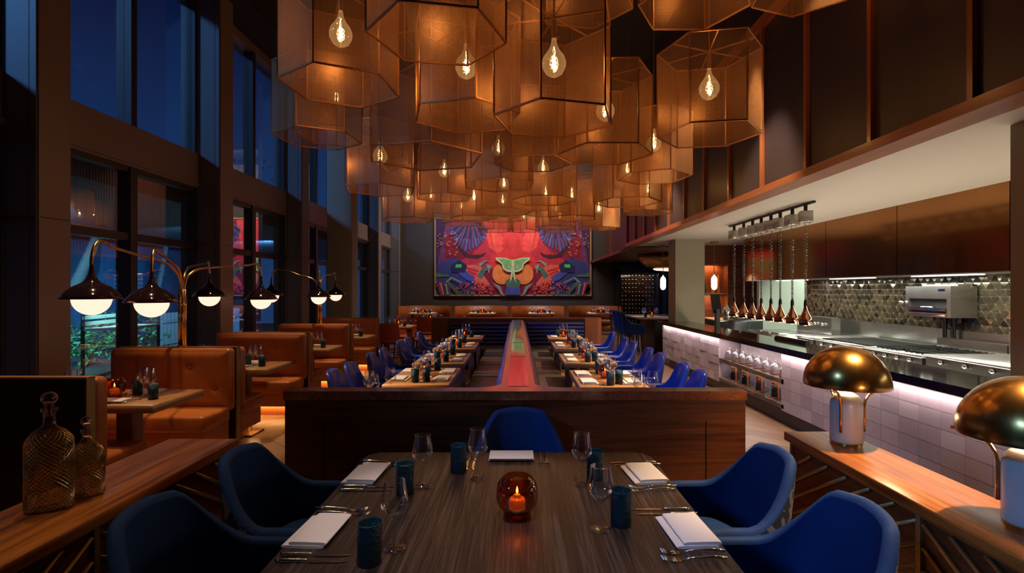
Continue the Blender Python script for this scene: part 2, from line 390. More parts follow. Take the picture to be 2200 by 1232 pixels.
# left: curtain wall. bays of 3.011, columns near edge at 4.908 + k*3.011
BAY = 3.011
wl = struct('wall_left', MB().box(-5.25, -4.93, YN, YF, 3.17, 3.7).box(-4.96, -4.9, YN, YF, 3.2, 3.24).box(-5.25, -4.93, YN, YF, 6.05, ZC).box(-5.2, -4.93, YN, YF, 0, .12).box(-5.2, -4.93, YN-.2, -4.0, 0, ZC).box(-5.2, -4.93, 20.0, YF+.2, 0, ZC), 'warm_metal')
for k in range(-3, 6):
    y0 = 4.908+BAY*k; y1 = y0+.357
    mb = MB().box(-5.2, -4.6, y0, y1, 0, ZC)
    # raised panels of the near face leave dark joints
    for xa, xb in ((-4.985, -4.9), (-4.893, -4.672), (-4.665, -4.603)):
        for za, zb in ((.0, 2.292), (2.304, ZC)):
            mb.box(xa, xb, y0-.012, y0, za, zb, 0)
    for za, zb in ((.0, 2.292), (2.304, ZC)): mb.box(-4.6, -4.588, y0+.004, y1-.004, za, zb, 1)
    struct('trim_%d' % (k+4), mb, ['dark_metal', 'warm_metal'])
n_ = 0
for k in range(-3, 5):
    a = 4.908+BAY*k+.357; b = a+BAY-.357; m = (a+b)/2
    n_ += 1
    w = struct('window_%d' % n_, MB().box(-5.12, -4.93, m-.06, m+.06, .12, 3.17).box(-5.12, -4.93, m-.05, m+.05, 3.7, 6.05)
        .box(-5.08, -4.95, a, b, 2.22, 2.32).box(-5.05, -4.95, a, b, 3.1, 3.17).box(-5.08, -4.95, a, a+.05, .12, 6.05).box(-5.08, -4.95, b-.05, b, .12, 6.05)
        .box(-5.08, -4.95, a, b, .12, .2), 'frame_metal')
    for (ya, yb) in ((a+.05, m-.05), (m+.05, b-.05)):
        for za, zb in ((.2, 2.22), (2.32, 3.1), (3.7, 6.05)):
            struct('glass', MB().box(-5.02, -5.012, ya, yb, za, zb), 'window_glass', w)
# structural column standing inside the window wall
struct('column', MB().rbox(-4.5, -3.9, 12.1, 12.56, 0, ZC, .03), 'plaster')
# ceiling soffit strip by the window (dark bulkhead)
struct('trim_20', MB().box(-5.2, -4.3, YN, YF, 6.2, ZC), 'ceiling')
# ---------------- right upper slatted wall and kitchen soffit
ZS = 2.65; XS = 2.7; YE = 12.45
struct('wall_right', MB().box(XS, XS+.15, YN, YE, ZS, 4.5).box(XS+.06, XS+.2, YN, YE+.1, 4.5, ZC), 'panel_dark')
for k in range(-4, 12):
    y = 2.997+.864*k
    o = mk('wall_slat', MB().box(XS-.035, XS, y, y+.04, ZS+.05, 4.5), 'wood_trim_z')
    tag(o, 'vertical wooden batten on the dark wall panels above the open kitchen', 'batten', 'battens on the dark upper wall', 'structure')
struct('trim_21', MB().box(XS-.07, XS+.15, YN, YE+.02, ZS-.02, ZS+.055), 'wood_trim')
struct('trim_22', MB().box(XS-.06, XS+.02, YN, YE+.02, 4.46, 4.56), 'wood_trim')
# soffit (kitchen ceiling)
struct('ceiling_kitchen', MB().box(XS+.15, 9.2, YN, YE, ZS, ZS+.06), 'white_ceiling')
# fluted bulkhead running back to the far wall
mb = MB()
p0, p1 = Vector((XS, YE, 0)), Vector((3.5, YF-.05, 0)); d = (p1-p0); nrm = Vector((-d.y, d.x, 0)).normalized()
for i in range(60):
    a = p0+d*(i/60); b = p0+d*((i+.72)/60)
    for q in (0,):
        A, B = a+nrm*.03, b+nrm*.03
        vs = [(a.x, a.y, ZS), (b.x, b.y, ZS), (B.x, B.y, ZS), (A.x, A.y, ZS), (a.x, a.y, ZC), (b.x, b.y, ZC), (B.x, B.y, ZC), (A.x, A.y, ZC)]
        mb.add(vs, [(0,3,2,1),(4,5,6,7),(0,1,5,4),(1,2,6,5),(2,3,7,6),(3,0,4,7)])
mb.add([(p0.x, p0.y, ZS), (p1.x, p1.y, ZS), (p1.x+.15, p1.y, ZS), (p0.x+.15, p0.y, ZS), (p0.x, p0.y, ZC), (p1.x, p1.y, ZC), (p1.x+.15, p1.y, ZC), (p0.x+.15, p0.y, ZC)],
       [(0,3,2,1),(4,5,6,7),(0,1,5,4),(1,2,6,5),(2,3,7,6),(3,0,4,7)])
struct('wall_bulkhead', mb, 'wood_red_z')
struct('ceiling_bar', MB().box(XS+.16, 9.2, YE+.01, YF, ZS-.03, ZS+.06), 'wood_red')
# kitchen walls
struct('wall_kitchen', MB().box(5.6, 5.7, YN, 9.9, 0, ZS), 'tri_grout')
mb = MB(); rh = .0855; hw = .058
for r in range(8):
    z0 = 1.085+rh*r
    y = 1.0 - (r % 2)*hw; k = 0
    while y < 9.9-hw:
        g = .0036
        up = k % 2 == 0
        zb, zt = z0+g, z0+rh-g
        t = min(1, max(0, random.gauss(.42, .25)))
        tilt = random.uniform(-.003, .003)
        if up: pts = [(5.59, y+g*1.7, zb), (5.59, y+2*hw-g*1.7, zb), (5.59+tilt-.003, y+hw, zt-g)]
        else: pts = [(5.59, y+g*1.7, zt), (5.59+tilt-.003, y+hw, zb+g), (5.59, y+2*hw-g*1.7, zt)]
        mb.add(pts, [(0, 1, 2)], 0, False, t)
        y += hw; k += 1
ts = mk('tiled_splashback', mb, 'tri'); tag(ts, 'smoky gold triangle tile splashback behind the cooking line', 'tiles', kind='structure')
sb = mk('steel_splashback', MB().box(5.575, 5.6, 1.0, 9.9, .6, 1.08), 'steel'); tag(sb, 'plain stainless steel splashback panel below the triangle tiles', 'splashback', kind='structure')
struct('wall_kitchen_end', MB().box(5.15, 5.6, 10.9, 11.0, 0, ZS).box(5.6, 8, 10.9, 11.0, 0, ZS).box(7.9, 8, 9.9, 11, 0, ZS).box(5.6, 8, 9.8, 9.9, 0, ZS), 'pale_wall')
# wood panelled back wall of the bar with lit niches
wb = MB()
NX0, NX1 = 4.62, 5.12
wb.box(5.14, 6.4, 12.2, 12.3, 0, ZS)
for xa, xb in ((4.0, 4.12), (5.02, 5.14)): wb.box(xa, xb, 12.2, 12.5, 0, ZS)
wb.box(4.12, 5.02, 12.2, 12.5, 0, .9).box(4.12, 5.02, 12.2, 12.5, 2.2, ZS).box(4.12, 5.02, 12.45, 12.5, .9, 2.2)
struct('wall_bar', wb, 'wood_wall')
for z in (1.62, 2.12):
    struct('trim_%d' % int(z*20), MB().box(5.14, 5.95, 12.193, 12.2, z, z+.012), 'black')
sh = mk('niche_shelf', MB().box(4.12, 5.02, 12.22, 12.45, 1.48, 1.505), 'white_ceiling'); tag(sh, 'thin pale shelf in the lit walnut bar niche', 'shelf')
# columns of the kitchen side
struct('column', MB().box(3.31, 3.92, 10.7, 11.2, 0, ZS), 'plaster')
struct('column', MB().box(3.16, 3.85, 2.55, 3.28, 0, ZS), 'plaster')
# ---------------- bronze extract hood
hd = thing('extract_hood', 'long glossy bronze extract hood hanging above the cooking line', 'hood', (0, 0, 0))
for i, (a, b) in enumerate(((.5, 1.99), (2.0, 3.46), (3.47, 4.94), (4.95, 6.41), (6.42, 7.89), (7.9, 9.36), (9.37, 10.73))):
    mk('hood_panel', MB().box(4.76, 4.79, a, b, 1.78, ZS), 'hood', hd)
mk('end_panel', MB().box(4.79, 5.6, 10.71, 10.73, 1.78, ZS), 'hood', hd)
mk('underside', MB().box(4.79, 5.58, .5, 10.7, 1.77, 1.79), 'steel', hd)
for y in (2.2, 3.9, 5.6, 7.3, 9.0): mk('strip_light', MB().box(5.0, 5.12, y, y+.9, 1.757, 1.769), EMIT('hood_light', (.95, 1., .85), 1.6) if 'hl' not in M else M['hl'], hd)

# ================================================================== SERVICE COUNTER
ct = thing('service_counter', 'long kitchen pass counter clad in pale mauve fluted tiles', 'counter')
XT = 3.1
core = MB()
core.box(XT+.02, 3.15, 1.2, 5.94, .18, .86).box(3.15, 3.57, 3.29, 5.94, .18, .86).box(XT+.02, 3.57, 7.89, 10.69, .18, .86).box(XT+.02, 3.3, 10.69, 10.9, .18, .86).box(3.45, 3.57, 5.94, 7.89, .18, .86)
core.box(XT+.02, 3.45, 5.94, 7.89, .18, .2)
mk('carcass', core, 'grout', ct)
mb = MB(); fb_ = MB(); nb_ = MB(); TW, TH = .2056, .132; k = 0
y = 1.28
while y < 10.85:
    y1 = min(y+TW, 10.9)
    if not (y > 5.93 and y1 < 7.93):
        for r in range(5):
            off = 0
            if y >= 7.8:   # the far stretch is laid with lapped, uneven tiles
                off = random.choice((0, .002, .004, .007))
            z0 = .18+TH*r
            (mb if y < 6 else fb_).box(XT-off, XT+.02, y+.0015, y1-.0015, z0+.0015, z0+TH-.0015, 0, random.random())
    else:
        for r in range(5): nb_.box(3.43, 3.445, y+.001, y1-.001, .2+r*.125, .2+(r+1)*.125-.002, 0, random.random())
    y = y1
mk('wall_tiles', mb, 'tile', ct); mk('wall_tiles', fb_, 'tile', ct); mk('niche_tiles', nb_, 'tile', ct)
mk('niche_side', MB().box(XT+.02, 3.43, 7.875, 7.89, .25, .84), 'tile', ct)
mk('niche_side', MB().box(XT+.02, 3.43, 5.94, 5.955, .25, .84), 'tile', ct)
mk('niche_shelf', MB().box(XT, 3.43, 5.957, 7.873, .49, .546), 'stone_shelf', ct)
mk('niche_shelf', MB().box(XT, 3.43, 5.957, 7.873, .202, .25), 'stone_shelf', ct)
mk('toe_kick', MB().box(XT+.08, 3.6, 3.3, 10.68, 0, .18).box(XT+.04, 3.15, 1.2, 3.3, 0, .18), P('toe_kick', (.06, .04, .03), .5), ct)
wt = MB().prism([(3.04, 1.1), (3.6, 1.1), (3.6, 2.545), (3.155, 2.545), (3.155, 3.285), (3.6, 3.285), (3.6, 10.695), (3.305, 10.695), (3.305, 11.2), (3.04, 11.2)], .861, .93)
cwt = mk('worktop', wt, 'stone_black'); tag(cwt, 'polished black stone worktop running the length of the kitchen pass', 'worktop')
mk('led_strip', MB().box(3.062, 3.075, 1.2, 10.88, .857, .8608), 'led_white', ct)
light('AREA', (3.054, 6.0, .8596), 42, (1, .84, .78), .008, rot=(0, 0, 0), size_y=9.6, name='counter_led')
bpy.data.objects['counter_led'].rotation_euler = (0, math.radians(-30), 0)
light('AREA', (3.2, 6.9, .835), 3.5, (1, .86, .8), .05, rot=(0, 0, 0), size_y=1.8, name='niche_led')
light('AREA', (3.2, 6.9, .485), 2.5, (1, .86, .8), .05, rot=(0, 0, 0), size_y=1.8, name='niche_led')
# cloches and plate carriers in the niche
dome = MB().lathe([(.07, 0), (.07, .04), (.065, .075), (.05, .108), (.025, .126), (.004, .13)], n=20)
dome_m = dome.mesh('cloche', 'clear'); knob_m = MB().sphere(.014, 0, 0, .145, 10, 8).mesh('knob', 'clear')
cb_m = MB().cyl(.075, 0, 0, 0, .012, 20).mesh('base', 'wood_red')
ords = ['first', 'second', 'third', 'fourth', 'fifth', 'sixth', 'seventh', 'eighth', 'ninth', 'tenth']
for i, y in enumerate((7.75, 7.51, 7.28, 7.05, 6.82, 6.59, 6.36, 6.13)):
    t = thing('glass_cloche', 'small glass cloche on the upper niche shelf, %s from the far end' % ords[i], 'cloche', (3.22, y, .546), group='glass cloches in the counter niche')
    ob('base', cb_m, t); d_ = ob('dome', dome_m, t, (0, 0, .012)); ob('knob', knob_m, d_)
plate_m = MB()
for i in range(9): plate_m.lathe([(.0, .012*i), (.04, .012*i), (.06, .012*i+.008), (.062, .012*i+.01), (.04, .012*i+.004), (0, .012*i+.004)], n=20)
plate_m = plate_m.mesh('plates', 'plate')
car = MB().box(-.07, .07, -.06, .06, 0, .012).box(-.012, .012, .062, .076, 0, .2).box(-.012, .012, -.076, -.062, 0, .2).box(-.012, .012, -.076, .076, .18, .2).box(-.012, .012, -.076, .076, .135, .15)
car_m = car.mesh('carrier_frame', 'wood_trim')
for i, y in enumerate((7.6, 7.22, 6.8, 6.38)):
    t = thing('plate_carrier', 'wooden handled plate carrier on the lower niche shelf, %s from the far end' % ords[i], 'plate carrier', (3.22, y, .25), group='plate carriers in the counter niche')
    ob('carrier_frame', car_m, t); p_ = ob('plate_stack', plate_m, t, (0, 0, .012)); p_['kind'] = 'stuff'

# ================================================================== KITCHEN EQUIPMENT
KX0, KX1, KZ = 4.4, 5.45, .9
def knobs(y0, y1, n, z, x, par, r=.022):
    for i in range(n):
        y = y0+(y1-y0)*(i+.5)/n
        kb = MB(); kb.tube([(x, y, z), (x-.035, y, z)], r, 10); mk('knob', kb, 'chrome', par)
def grate(x0, x1, y0, y1, z, par):
    g = MB()
    for i in range(5): yy = y0+(y1-y0)*(i+.5)/5; g.box(x0, x1, yy-.006, yy+.006, z, z+.025)
    for i in range(2): xx = x0+(x1-x0)*(i+.5)/2; g.box(xx-.006, xx+.006, y0, y1, z, z+.025)
    mk('pan_grate', g, 'steel_dark', par)
def range_unit(name, label, y0, y1, z=KZ, riser=.0, burners=False, kn=4, x0=KX0, drip=True):
    t = thing(name, label, 'range', (0, 0, 0))
    mk('body', MB().rbox(x0+.06, KX1, y0, y1, .0, z-.02, .006, 1), 'steel', t)
    mk('cooktop', MB().rbox(x0, KX1, y0, y1, z-.022, z, .004, 1), 'steel', t)
    mk('control_panel', MB().box(x0+.02, x0+.06, y0+.02, y1-.02, z-.15, z-.022), 'steel_dark', t)
    knobs(y0+.08, y1-.08, kn, z-.066, x0+.02, t, .024)
    if riser: mk('riser', MB().box(KX1-.12, KX1, y0, y1, z, z+riser), 'steel', t)
    if burners:
        n = max(1, int((y1-y0)/.4)); w = (y1-y0)/n
        for i in range(n):
            for xa, xb in ((x0+.12, x0+.48), (x0+.52, x0+.86)): grate(xa, xb, y0+w*i+.03, y0+w*(i+1)-.03, z, t)
    return t
range_unit('gas_range', 'gas range with steel riser and burners beside the grey column', 3.5, 4.5, .9, .0, True, 3)
range_unit('griddle', 'flat steel griddle with tall steel riser at the near end', 4.52, 5.55, .9, .24, False, 3)
range_unit('gas_range', 'gas range with cast grates and four bright knobs mid line', 5.57, 6.5, .87, .12, True, 4)
range_unit('charbroiler', 'low charbroiler with ridged plate left of the gas range', 6.52, 7.6, .87, .0, False, 4)
g = MB()
for i in range(22): yy = 6.56+i*.046; g.box(KX0+.1, KX1-.2, yy, yy+.02, .87, .885)
gp = mk('grill_plate', g, 'steel_dark', [o for o in COL.objects if o.name.startswith('charbroiler')][0])
range_unit('range_table', 'narrow steel work table at the far end of the cooking line', 7.62, 8.1, .87, 0, False, 1)
# fryer bank further back
fr = thing('deep_fryer', 'stainless fryer bank with tilted rear control panel and row of knobs', 'fryer')
mk('body', MB().rbox(4.25, 5.4, 8.55, 9.6, .0, .84, .008, 1), 'steel', fr)
mk('front_panel', MB().box(4.235, 4.25, 8.58, 9.57, .55, .8), 'steel_dark', fr)
for y in (8.62, 8.95, 9.28):
    mk('fry_basin', MB().box(4.4, 5.0, y, y+.25, .84, .862), 'chrome', fr)
mk('control_panel', MB().box(5.25, 5.4, 8.55, 9.6, .84, 1.12), 'steel', fr)
for i in range(4): mk('knob', MB().tube([(5.25, 8.75+i*.22, 1.0), (5.2, 8.75+i*.22, 1.0)], .022, 10), 'chrome', fr)
for y in (8.8, 9.05, 9.3): mk('dial', MB().tube([(4.235, y, .7), (4.2, y, .7)], .03, 10), 'black', fr)
# broiler on the wall
br = thing('wall_broiler', 'stainless salamander broiler mounted on the triangle tile wall', 'broiler')
mk('body', MB().box(5.29, 5.572, 6.2, 6.92, 1.25, 1.64), 'steel', br)
mk('front_frame', MB().box(5.25, 5.29, 6.2, 6.26, 1.25, 1.64).box(5.25, 5.29, 6.86, 6.92, 1.25, 1.64).box(5.25, 5.29, 6.26, 6.86, 1.48, 1.64).box(5.25, 5.29, 6.26, 6.86, 1.25, 1.3), 'steel', br)
mk('opening', MB().box(5.286, 5.292, 6.26, 6.86, 1.3, 1.48), 'black', br)
mk('pull_tray', MB().box(5.22, 5.28, 6.27, 6.85, 1.33, 1.365), 'chrome', br)
mk('drip_tray', MB().box(5.22, 5.28, 6.25, 6.87, 1.27, 1.285), 'chrome', br)
mk('handle', MB().tube([(5.22, 6.4, 1.375), (5.17, 6.4, 1.375), (5.17, 6.55, 1.375), (5.22, 6.55, 1.375)], .011, 8), 'chrome', br)
mk('knob', MB().tube([(5.25, 6.95, 1.42), (5.2, 6.95, 1.42)], .025, 10), 'chrome', br)
mk('badge', MB().box(5.246, 5.25, 6.28, 6.38, 1.575, 1.605), 'chrome', br)
mk('top_flue', MB().box(5.38, 5.56, 6.25, 6.8, 1.64, 1.665), 'steel', br)
mk('gas_pipe', MB().cyl(.025, 5.53, 6.62, .95, 1.25, 10), 'steel_dark', br); mk('gas_pipe', MB().cyl(.02, 5.53, 6.48, .95, 1.25, 10), 'steel_dark', br)
# low work tables and machines beyond the pass
def steelbox(name, label, cat, b, m='steel', top=None):
    t = thing(name, label, cat); x0, x1, y0, y1, z0, z1 = b
    mk('body', MB().rbox(x0, x1, y0, y1, z0, z1-.03, .006, 1), m, t); mk('top', MB().rbox(x0-.01, x1+.01, y0-.01, y1+.01, z1-.03, z1, .004, 1), top or 'steel', t); return t
steelbox('bar_cabinet', 'low black bar cabinet with steel top near the grey column', 'cabinet', (4.05, 4.95, 10.3, 11.4, 0, .98), 'black')
steelbox('bar_cabinet', 'dark under-counter fridge with steel top left of the fryer bank', 'cabinet', (4.45, 5.4, 9.75, 10.25, 0, .8), 'steel_dark')
bl = thing('beverage_machine', 'rounded dark grey plastic machine between fridge and fryer', 'machine')
mk('housing', MB().rbox(4.1, 4.42, 9.72, 9.98, .62, 1.02, .05, 3), 'plastic', bl)
mk('stand', MB().box(4.15, 4.4, 9.74, 9.95, 0, .62), 'black', bl)
reg_ = thing('till_screen', 'black till screen tilted beside the lit bar niche', 'screen', (3.96, 10.9, 0))
mk('screen', MB().prismx([(-.6, 1.12), (-.57, 1.12), (-.44, 1.5), (-.47, 1.5)], -.02, .16), 'tv_black', reg_)
mk('stand', MB().box(.03, .1, -.66, -.55, 0, 1.2), 'black', reg_)
hy = thing('pass_rail', 'slim dark heated rail lying on the polished pass', 'rail', (3.52, 6.2, .93))
mk('rail', MB().box(-.03, .03, 0, .75, .0, .03).box(-.015, .015, 0, .75, .03, .045), 'steel_dark', hy)
# vases in the niche
def vase(label, x, y, z, prof, m):
    v = mk('vase', MB().lathe(prof, n=20), m, None, (x, y, z)); tag(v, label, 'vase', 'vases in the bar niche'); return v
vase('slender green bottle vase on the niche shelf', 4.52, 12.33, 1.505, [(0, 0), (.035, 0), (.045, .05), (.03, .12), (.012, .2), (.012, .3), (.014, .31)], 'vase_green')
vase('tall amber vase on the niche shelf beside the green one', 4.72, 12.33, 1.505, [(0, 0), (.03, 0), (.05, .06), (.03, .14), (.012, .22), (.02, .36)], 'vase_amber')
vase('amber flared vase at the right of the niche shelf', 4.86, 12.34, 1.505, [(0, 0), (.03, 0), (.035, .1), (.015, .2), (.025, .44)], 'vase_amber')
vase('round mirrored teardrop vase on the bar cabinet', 4.4, 10.75, .98, [(0, 0), (.06, 0), (.11, .08), (.1, .15), (.04, .24), (.008, .32), (0, .34)], 'chrome')
vase('small clear carafe left of the mirrored vase', 4.15, 10.7, .98, [(0, 0), (.03, 0), (.03, .14), (.012, .17), (.012, .22)], 'clear')
vase('small clear carafe right of the mirrored vase', 4.68, 10.75, .98, [(0, 0), (.035, 0), (.035, .12), (.014, .16), (.014, .2)], 'clear')
light('AREA', (4.57, 12.35, 2.18), 6, (1, .5, .2), .6, rot=(0, 0, 0), size_y=.12, name='niche_light')
light('AREA', (4.57, 12.3, 1.47), 5, (1, .5, .2), .6, rot=(0, 0, 0), size_y=.12, name='niche_light')
# heat lamps
hr = mk('heat_lamp_track', MB().box(3.49, 3.53, 6.05, 8.45, ZS-.025, ZS), 'steel_dark'); tag(hr, 'dark ceiling track carrying the heat lamps', 'track')
hl = thing('heat_lamp', '', 'heat lamp', (0, 0, 0), group='retractable heat lamps over the pass')
mk('mount', MB().cyl(.022, 0, 0, ZS-.1, ZS-.025, 10), 'black', hl)
mk('reel_housing', MB().rbox(-.07, .07, -.07, .07, ZS-.235, ZS-.1, .006, 1), P('smoked_housing', (.42, .38, .33), .15, .3), hl)
pts = []
N = 34*10; za, zb = ZS-.235, 1.47
for i in range(N+1):
    u = i/N; z = za+(zb-za)*(1-(1-u)**1.0); a = 2*PI*34*(u**1.6); r = .012+.006*math.sin(PI*min(1, u*1.3+.02))
    pts.append((r*math.cos(a), r*math.sin(a), z))
mk('coiled_cord', MB().tube(pts, .0045, 4), P('cord_rubber', (.12, .09, .08), .3), hl)
mk('lamp_cap', MB().lathe([(.0, 1.48), (.012, 1.475), (.02, 1.45), (.022, 1.42), (.02, 1.395)], n=14), 'black', hl)
hs = mk('lamp_shade', MB().lathe([(.02, 1.4), (.022, 1.37), (.035, 1.32), (.06, 1.265), (.075, 1.24), (.078, 1.22), (.078, 1.165), (.074, 1.165), (.072, 1.22)], n=28), 'shade_copper', hl)
mk('lamp_bulb', MB().sphere(.05, 0, 0, 1.205, 12, 8), P('heat_bulb', (.9, .4, .2), .3, emit=(1., .35, .12), es=.6), hl)
reg(hl); hy_ = (8.28, 7.93, 7.63, 7.36, 7.08, 6.83, 6.53, 6.23)
for i, y in enumerate(hy_):
    lab = 'polished copper heat lamp on coiled cord, %s from the far end of the row' % ords[i]
    if i == 0: hl.location = (3.51, y, 0); hl['label'] = lab
    else: dup(hl, (3.51, y, 0), i*1.3, lab)
# bar pendant, brass dome
pl = thing('pendant_lamp', 'slim milk glass pendant hanging by the bar niche', 'pendant', (4.35, 11.3, 0))
mk('canopy', MB().cyl(.09, 0, 0, ZS-.03, ZS, 16), 'brass_dull', pl); mk('rod', MB().cyl(.008, 0, 0, 1.92, ZS-.03, 8), 'brass_dull', pl)
mk('glass_shade', MB().lathe([(0, 1.58), (.045, 1.6), (.065, 1.65), (.065, 1.83), (.045, 1.88), (.02, 1.9), (.01, 1.93)], n=20), 'white_lamp', pl)
pl2 = thing('pendant_lamp', 'slim milk glass pendant left of the pale square column, above the bar', 'pendant', (3.42, 12.0, 0))
mk('canopy', MB().cyl(.09, 0, 0, ZS-.06, ZS-.03, 16), 'brass_dull', pl2); mk('rod', MB().cyl(.008, 0, 0, 1.92, ZS-.06, 8), 'brass_dull', pl2)
mk('glass_shade', MB().lathe([(0, 1.58), (.045, 1.6), (.065, 1.65), (.065, 1.83), (.045, 1.88), (.02, 1.9), (.01, 1.93)], n=20), 'white_lamp', pl2)
dm = thing('dome_pendant', 'huge shallow brass dome pendant hanging in the far bar', 'pendant', (4.55, 15.2, 0))
mk('dome_shade', MB().lathe([(.02, 2.6), (.95, 2.6), (.9, 2.45), (.7, 2.28), (.4, 2.18), (.0, 2.15)], n=40), 'brass', dm)
mk('light_ring', MB().lathe([(.5, 2.195), (.42, 2.165), (.1, 2.14), (0, 2.138)], n=40), 'white_lamp', dm)
# ================================================================== FURNITURE
def sstep(a, b, x):
    u = min(1, max(0, (x-a)/(b-a))); return u*u*(3-2*u)
def shell_chair(name, label, inner, outer, a=.29, yb=-.27, yf=.22, H=.885, A=.655, plat=.2, arm=.6, legm='wood_red', group=None, seatm=None, zb=.32, narrow=.55, seat_z=.47, legz=None, th=.045, piping=None):
    """tub chair facing local +Y"""
    t = thing(name, label, 'chair', group=group)
    def plan(s):      # s in -1..1
        q = abs(s); sg = 1 if s >= 0 else -1
        if q > .6:
            u = (q-.6)/.4; return Vector((sg*(a-.01*u), -.06+(yf+.06)*u)), Vector((sg*1., 0)).normalized()
        ph = q/.6*PI/2; n_ = 2.5
        x = a*math.copysign(abs(math.sin(ph))**(2/n_), 1)*sg; y = -.06+(yb+.06)*abs(math.cos(ph))**(2/n_)
        nx = sg*abs(math.sin(ph))**(2-2/n_)/a; ny = -abs(math.cos(ph))**(2-2/n_)/abs(yb+.06)
        return Vector((x, y)), Vector((nx, ny)).normalized()
    def top(s):
        q = abs(s); return H - (H-A)*sstep(plat, arm, q) - .02*sstep(.7, 1, q) - .012*sstep(0, plat, q)
    def pt(s, z, off):
        p, n_ = plan(s); q = abs(s)
        lift = max(0, z-.42); back = 1-sstep(.35, .75, q)
        x = p.x*(1-narrow*lift*sstep(0, .3, 1-q)*1.0); y = p.y - lift*.16*back
        x += n_.x*off; y += n_.y*off
        return (x, y, z)
    NU, NV = 44, 12
    def fi(u, v):
        s = -1+2*u; zt = top(s)-.02; z = seat_z-.06+(zt-seat_z+.06)*v
        # padding bulges slightly
        return pt(s, z, -th*(.5+.1*math.sin(PI*v)))
    def fr(u, v):
        s = -1+2*u; an = PI*v; return pt(s, top(s)-.02+.022*math.sin(an), -th*.5*math.cos(an))
    def fo(u, v):
        s = -1+2*u; zt = top(s)-.02; z = zt+(zb-zt)*v; return pt(s, z, th*.5)
    ib = MB().grid(fi, NU, NV).grid(fr, NU, 5)
    for s in (-1, 1):    # front ends of the arms
        def fe(u, v, s=s):
            zt = top(s)-.02; z = zb+(zt-zb)*v; r = th*.5; an = PI*u
            p = pt(s, z, -r*math.cos(an)); return (p[0], p[1]+r*.9*math.sin(an), p[2])
        ib.grid(fe, 6, 8)
    mk('inner_upholstery', ib, inner, t)
    mk('outer_shell', MB().grid(fo, NU, NV), outer, t)
    sb = MB()
    poly = []
    for i in range(33):
        s = -1+2*i/32; p, n_ = plan(s); poly.append((p.x-n_.x*th*.55, p.y-n_.y*th*.55))
    poly = [(x, min(y, yf-.02)) for x, y in poly]
    k = len(poly); vs = []; fs = []
    cx0, cy0 = 0, sum(p[1] for p in poly)/k
    rings = [(.97, zb+.02), (1., zb+.05), (1., seat_z-.03), (.98, seat_z-.01), (.9, seat_z+.003), (.6, seat_z+.012)]
    for f_, z in rings:
        for x, y in poly: vs.append((x*f_, cy0+(y-cy0)*f_+ (.03 if f_ <= 1 else 0), z))
    for j in range(len(rings)-1):
        for i in range(k): fs.append((j*k+i, j*k+(i+1) % k, (j+1)*k+(i+1) % k, (j+1)*k+i))
    fs += [tuple(range(k-1, -1, -1)), tuple(range((len(rings)-1)*k, len(rings)*k))]
    sb.add(vs, fs, 0, True); mk('seat', sb, seatm or inner, t)
    for sx in (-1, 1):
        for sy, yy in ((-1, yb+.1), (1, yf-.07)):
            mk('leg', MB().tube([(sx*(a-.09), yy, zb+.03), (sx*(a-.03), yy+sy*.03, 0)], .02, 10, radii=[.021, .012]), legm, t)
    return t
# ---- foreground dark table
TX0, TX1, TY0, TY1 = -.765, .675, .62, 2.64
tb = thing('communal_table', 'large dark cerused wood dining table in the foreground', 'table')
def rrect(x0, x1, y0, y1, r, n=6):
    pts = []
    for cx, cy, a0 in ((x1-r, y1-r, 0), (x0+r, y1-r, 90), (x0+r, y0+r, 180), (x1-r, y0+r, 270)):
        for i in range(n+1):
            a = math.radians(a0+90*i/n); pts.append((cx+r*math.cos(a), cy+r*math.sin(a)))
    return pts
mk('tabletop', MB().prism(rrect(TX0+.002, TX1-.002, TY0+.002, TY1-.002, .09), .716, .758).prism(rrect(TX0, TX1, TY0, TY1, .09), .72, .756).add([(x, y, .76) for x, y in rrect(TX0+.004, TX1-.004, TY0+.004, TY1-.004, .088)]+[(x, y, .7575) for x, y in rrect(TX0+.001, TX1-.001, TY0+.001, TY1-.001, .09)], [tuple(range(28))]+[(i+28, (i+1) % 28+28, (i+1) % 28, i) for i in range(28)]), 'table_dark', tb)
for yy in (1.0, 2.2):
    mk('leg', MB().box(-.2, .11, yy-.06, yy+.06, .03, .716).box(-.4, .31, yy-.08, yy+.08, 0, .04), 'table_dark', tb)
# ---- armchairs
ch0 = shell_chair('armchair', 'blue velvet armchair in shadow at the near left of the dark table', 'velvet', 'pattern', group='velvet armchairs around the dark table')
reg(ch0)
ch0.location = (-.93, 1.72, 0); ch0.rotation_euler = (0, 0, -PI/2)
dup(ch0, (-.93, 2.3, 0), -PI/2, 'blue velvet armchair in shadow at the far left of the dark table')
dup(ch0, (.845, 1.72, 0), PI/2, 'bright blue velvet armchair at the near right of the dark table')
dup(ch0, (.845, 2.3, 0), PI/2, 'bright blue velvet armchair at the far right of the dark table')
dup(ch0, (.015, 2.77, 0), PI, 'blue velvet armchair at the far head of the dark table, before the partition')
